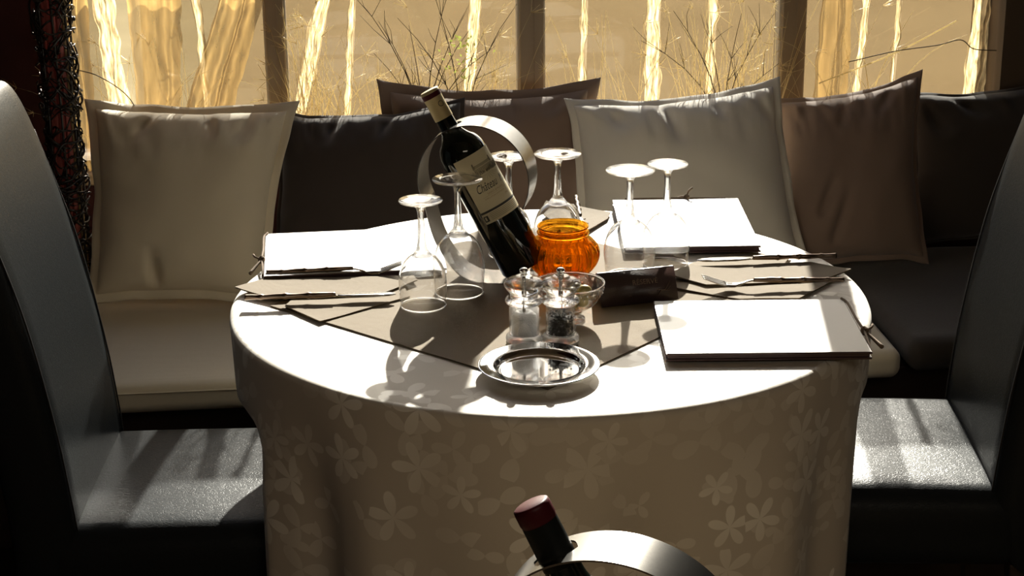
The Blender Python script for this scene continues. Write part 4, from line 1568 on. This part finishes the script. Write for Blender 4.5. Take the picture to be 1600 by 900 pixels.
def jar_rib(a, i, r_):
    if 4 <= i < n_out:
        z_ = prof[i][1]
        k = max(0, min(1, (z_ - 0.004) / 0.01)) * max(0, min(1, (0.061 - z_) / 0.012))
        return r_ * (1 + 0.085 * k * (abs(math.cos(a * 12)) ** 0.4 - 0.75))
    return r_


link('jar_body', lathe(prof, 192, jar_rib), 'orange', jr)
tl = link('tea_light', lathe([(0, 0), (0.019, 0), (0.0195, 0.012), (0.0185, 0.012), (0.018, 0.009), (0, 0.009)], 32), 'chrome', jr, True, (0, 0, 0.0068))

# ------------------------------------------------------------------ footed glass dish with olives
ds = thing('glass_dish', 'small footed clear glass dish of olives, before the orange jar', 'dish', (0.016, -0.122, TO + 0.0006))
dp = [(0.0, 0.0155), (0.010, 0.0155), (0.026, 0.0190), (0.040, 0.0285), (0.0475, 0.041), (0.0512, 0.0570)]
dq = [(max(0, p.x), p.z) for p in spline([(a, 0, b) for a, b in dp], 5)]
link('dish_bowl', lathe(dq + [(max(0, a - 0.0018 * min(1, a / 0.02)), b + 0.0018 * (1 - b / 0.058)) for a, b in reversed(dq)], 56), 'dish_glass', ds)
link('dish_lip', tube([(0.0513 * math.cos(a), 0.0513 * math.sin(a), 0.0575) for a in [2 * PI * i / 56 for i in range(57)]], 0.0012, 6, False), 'stem_glass', ds)
link('dish_foot', lathe([(0, 0), (0.022, 0), (0.0235, 0.002), (0.022, 0.005), (0.013, 0.009), (0.011, 0.0125), (0.014, 0.0152), (0, 0.0152)], 40), 'stem_glass', ds)
bm = bmesh.new()
for k in range(30):    # pressed lozenges around the wall
    a = 2 * PI * k / 30
    for rr, zz in ((0.0492, 0.045), (0.0508, 0.0515)):
        aa = a + (0.1 if zz > 0.05 else 0)
        p = Vector((rr * math.cos(aa), rr * math.sin(aa), zz))
        m2 = Matrix.Translation(p) @ Matrix.Rotation(aa, 4, 'Z') @ Matrix.Diagonal((0.0008, 0.0017, 0.0026, 1))
        bmesh.ops.create_uvsphere(bm, u_segments=6, v_segments=4, radius=1, matrix=m2)
pl = link('pressed_pattern', bm, 'stem_glass', ds)
pl['kind'] = 'stuff'
r = random.Random(3)
spots = [(0.0, 0.0, 0.026), (0.021, 0.004, 0.0305), (-0.020, 0.007, 0.030), (0.004, 0.021, 0.030), (0.0, -0.020, 0.030), (0.017, -0.017, 0.0335), (-0.017, -0.016, 0.033), (0.013, 0.015, 0.043), (-0.009, 0.010, 0.043), (0.002, -0.006, 0.0435), (0.022, -0.002, 0.045)]
where = ['at the bottom of the dish', 'low on the right of the dish', 'low on the left of the dish', 'low at the back of the dish', 'low at the front of the dish',
         'at the front right of the dish', 'at the front left of the dish', 'on top at the back right of the pile', 'on top at the back left of the pile', 'on top in the middle of the pile', 'on top at the right of the pile']
ome = None
for k, (x, y, z) in enumerate(spots):
    if ome is None:
        bm = bmesh.new()
        bmesh.ops.create_uvsphere(bm, u_segments=16, v_segments=10, radius=0.0088)
        for v in bm.verts:
            v.co.z *= 1.22
        o = link('olive', bm, 'olive')
        ome = o
    else:
        o = ome.copy()
        COL.objects.link(o)
    if k in (8, 3):
        o.data = ome.data.copy()
        o.data.materials[0] = M['almond']
    o.location = (0.016 + x, -0.122 + y, TO + 0.0006 + z)
    o.rotation_euler = (PI / 2 + r.gauss(0, .2), r.gauss(0, .2), r.uniform(0, 3))
    tag(o, '%s olive %s' % ('brown' if k in (8, 3) else 'green', where[k]), 'olive', 'olives in the glass dish')


# ------------------------------------------------------------------ acrylic salt and pepper mills
def mill(label, x, y, fill, fill_top, grains):
    g = thing('pepper_mill' if grains else 'salt_mill', label, 'mill', (x, y, TO + 0.0006), 0, 'clear acrylic mills')
    link('base_ring', lathe([(0, 0), (0.0255, 0), (0.0262, 0.002), (0.0262, 0.0055), (0, 0.0055)], 48), 'plinth', g)
    link('base_collar', lathe([(0.0, 0.0056), (0.0262, 0.0056), (0.0268, 0.009), (0.0255, 0.0125), (0.0222, 0.0145), (0.0, 0.0145)], 48), 'acrylic', g)
    link('chamber', lathe([(0.0190, 0.0147), (0.0213, 0.0147), (0.0213, 0.0598), (0.0190, 0.0598), (0.0190, 0.0147)], 48), 'acrylic_thin', g)
    link('collar', lathe([(0.0, 0.0600), (0.0225, 0.0600), (0.0265, 0.0625), (0.0272, 0.0655), (0.0262, 0.0680), (0.0215, 0.0705), (0.0, 0.0708)], 48), 'acrylic', g)
    hp = spline([(0.0200, 0, 0.0710), (0.0205, 0, 0.0760), (0.0245, 0, 0.0815), (0.0285, 0, 0.0880), (0.0272, 0, 0.0930), (0.0215, 0, 0.0970), (0.0130, 0, 0.0995), (0.0120, 0, 0.1012), (0.0070, 0, 0.1020)], 4)
    link('cap', lathe([(0.0, 0.0710)] + [(p.x, p.z) for p in hp] + [(0.0, 0.1022)], 48), 'acrylic', g)
    link('spindle', lathe([(0, 0.0146), (0.0024, 0.0146), (0.0024, 0.0590), (0, 0.0590)], 16), 'cutlery', g)
    link('spindle_top', lathe([(0, 0.0715), (0.0024, 0.0715), (0.0024, 0.1005), (0, 0.1005)], 16), 'cutlery', g)
    link('knob', lathe([(0, 0.1022), (0.0046, 0.1022), (0.0050, 0.1040), (0.0042, 0.1052), (0.0052, 0.1062), (0.0061, 0.1085), (0.0056, 0.1110), (0.0036, 0.1128), (0, 0.1134)], 24), 'chrome', g)
    bm = bmesh.new()
    if grains:
        rr = random.Random(2)
        add_lathe(bm, [(0.0026, 0.0150), (0.0160, 0.0150), (0.0160, fill_top - 0.006), (0.0026, fill_top - 0.005)], 32)
        for k in range(240):
            a = rr.uniform(0, 2 * PI)
            zz = rr.uniform(0.0165, fill_top + 0.002)
            q = 0.0166 if zz < fill_top - 0.006 else rr.uniform(0.004, 0.0165)
            bmesh.ops.create_icosphere(bm, subdivisions=1, radius=rr.uniform(0.0015, 0.0022), matrix=Matrix.Translation((q * math.cos(a), q * math.sin(a), zz)))
    else:
        add_lathe(bm, [(0.0026, 0.0150), (0.0180, 0.0150), (0.0181, fill_top - 0.012), (0.0172, fill_top - 0.004), (0.0120, fill_top + 0.001), (0.0070, fill_top), (0.0026, fill_top - 0.006)], 40,
                  lambda a, i, r_: r_ * (1 + (0.04 * math.sin(a * 3 + i) if i > 2 else 0)))
    f = link('filling', bm, fill, g)
    f['kind'] = 'stuff'
    f['label'] = 'black peppercorns' if grains else 'coarse white salt'
    return g


mill('clear acrylic salt mill half full of white salt, left of the pepper mill', -0.061, -0.213, 'salt', 0.047, False)
mill('clear acrylic pepper mill full of black peppercorns, right of the salt mill', -0.0095, -0.219, 'pepper', 0.044, True)

# ------------------------------------------------------------------ round metal plate
pt = thing('metal_plate', 'small round polished metal plate at the front of the table', 'plate', (-0.053, -0.327, TO + 0.0004))
pp = spline([(0.0555, 0, 0.0030), (0.0585, 0, 0.0052), (0.0615, 0, 0.0098), (0.0650, 0, 0.0112), (0.0790, 0, 0.0128), (0.0826, 0, 0.0128), (0.0838, 0, 0.0118)], 4)
und = [(0.0826, 0.0106), (0.0650, 0.0092), (0.0610, 0.0076), (0.0575, 0.0020), (0.0540, 0.0), (0.0, 0.0)]
link('dish_face', lathe([(0.0, 0.0028), (0.03, 0.0028), (0.050, 0.0028), (0.054, 0.00285)] + [(p.x, p.z) for p in pp] + und, 96), 'chrome', pt)
me = font_mesh('OLT', 0.0062)  # pale letters laid flat on the plate rim
for v in me.vertices:
    v.co = Vector((v.co.x + 0.018, v.co.y + 0.0715, 0.01275))
link_mesh('rim_lettering', me, 'plinth', pt, False)

# ------------------------------------------------------------------ reserved card: dark folded tent
L_ = 0.124
card = thing('table_card', 'dark brown folded card holder standing beside the olive dish', 'card', (0.129, -0.0515, TO + 0.0004), math.atan2(0.023, 0.122))


def slab(p0, p1, th):
    """a leaf from bottom point to top point in the y-z plane"""
    bm = bmesh.new()
    d = (Vector(p1) - Vector(p0)).normalized()
    nn = Vector((0, -d.z, d.y)) * th
    vs = []
    for x in (-L_ / 2, L_ / 2):
        for q in (Vector(p0), Vector(p1), Vector(p1) + nn, Vector(p0) + nn):
            vs.append(bm.verts.new((x, q.y, q.z)))
    for f in ((0, 1, 2, 3), (7, 6, 5, 4), (0, 4, 5, 1), (1, 5, 6, 2), (2, 6, 7, 3), (3, 7, 4, 0)):
        bm.faces.new([vs[k] for k in f])
    bmesh.ops.bevel(bm, geom=bm.edges[:], offset=0.0006, segments=2, affect='EDGES')
    return bm


fl = link('front_leaf', slab((0, -0.012, 0), (0, 0.010, 0.046), 0.0026), 'card', card)
link('back_leaf', slab((0, 0.034, 0.0), (0, 0.0125, 0.046), -0.0026), 'card', card)
link('ridge', box(-L_ / 2, L_ / 2, 0.0080, 0.0132, 0.0452, 0.0478, 0.001), 'card', card)
tilt = math.atan2(0.046, 0.022)
me = font_mesh('RÉSERVÉ', 0.0110, align='CENTER')
mt = Matrix.Translation((0.012, -0.0150, 0)) @ Matrix.Rotation(tilt, 4, 'X')
for v in me.vertices:
    v.co = mt @ Vector((v.co.x, v.co.y + 0.030, 0.0002))
link_mesh('lettering', me, 'card_print', fl, False)
bm = bmesh.new()
for k in range(3):
    pts = [(0.030 + 0.022 * t, 0.010 + 0.012 * t + 0.004 * math.sin(t * 5 + k), 0.0002) for t in [i / 10 for i in range(11)]]
    add_tube(bm, [mt @ Vector((x - 0.012, y + 0.003 * k, z)) for x, y, z in pts], 0.00045, 4)
link('swirl_ornament', bm, 'card_print', fl)

# ------------------------------------------------------------------ added fill light: unseen panel behind the viewer, lifts cloth front and pillows
lp = thing('added_fill_lamp', 'added unseen fill light panel under the ceiling behind the viewer', 'fill light', (0.2, -3.2, CEIL))
link('fill_housing', box(-0.75, 0.75, -0.55, 0.55, -0.05, 0.0, 0.01), 'wall_dark', lp, False)
ld = bpy.data.lights.new('added_fill_light', 'AREA')
ld.shape = 'RECTANGLE'
ld.size, ld.size_y = 1.4, 1.0
ld.energy = 6.2
ld.color = (1.0, 0.86, 0.68)
lo_ = bpy.data.objects.new('added_fill_light', ld)
COL.objects.link(lo_)
lo_.parent = lp
lo_.location = (0, 0, -0.055)
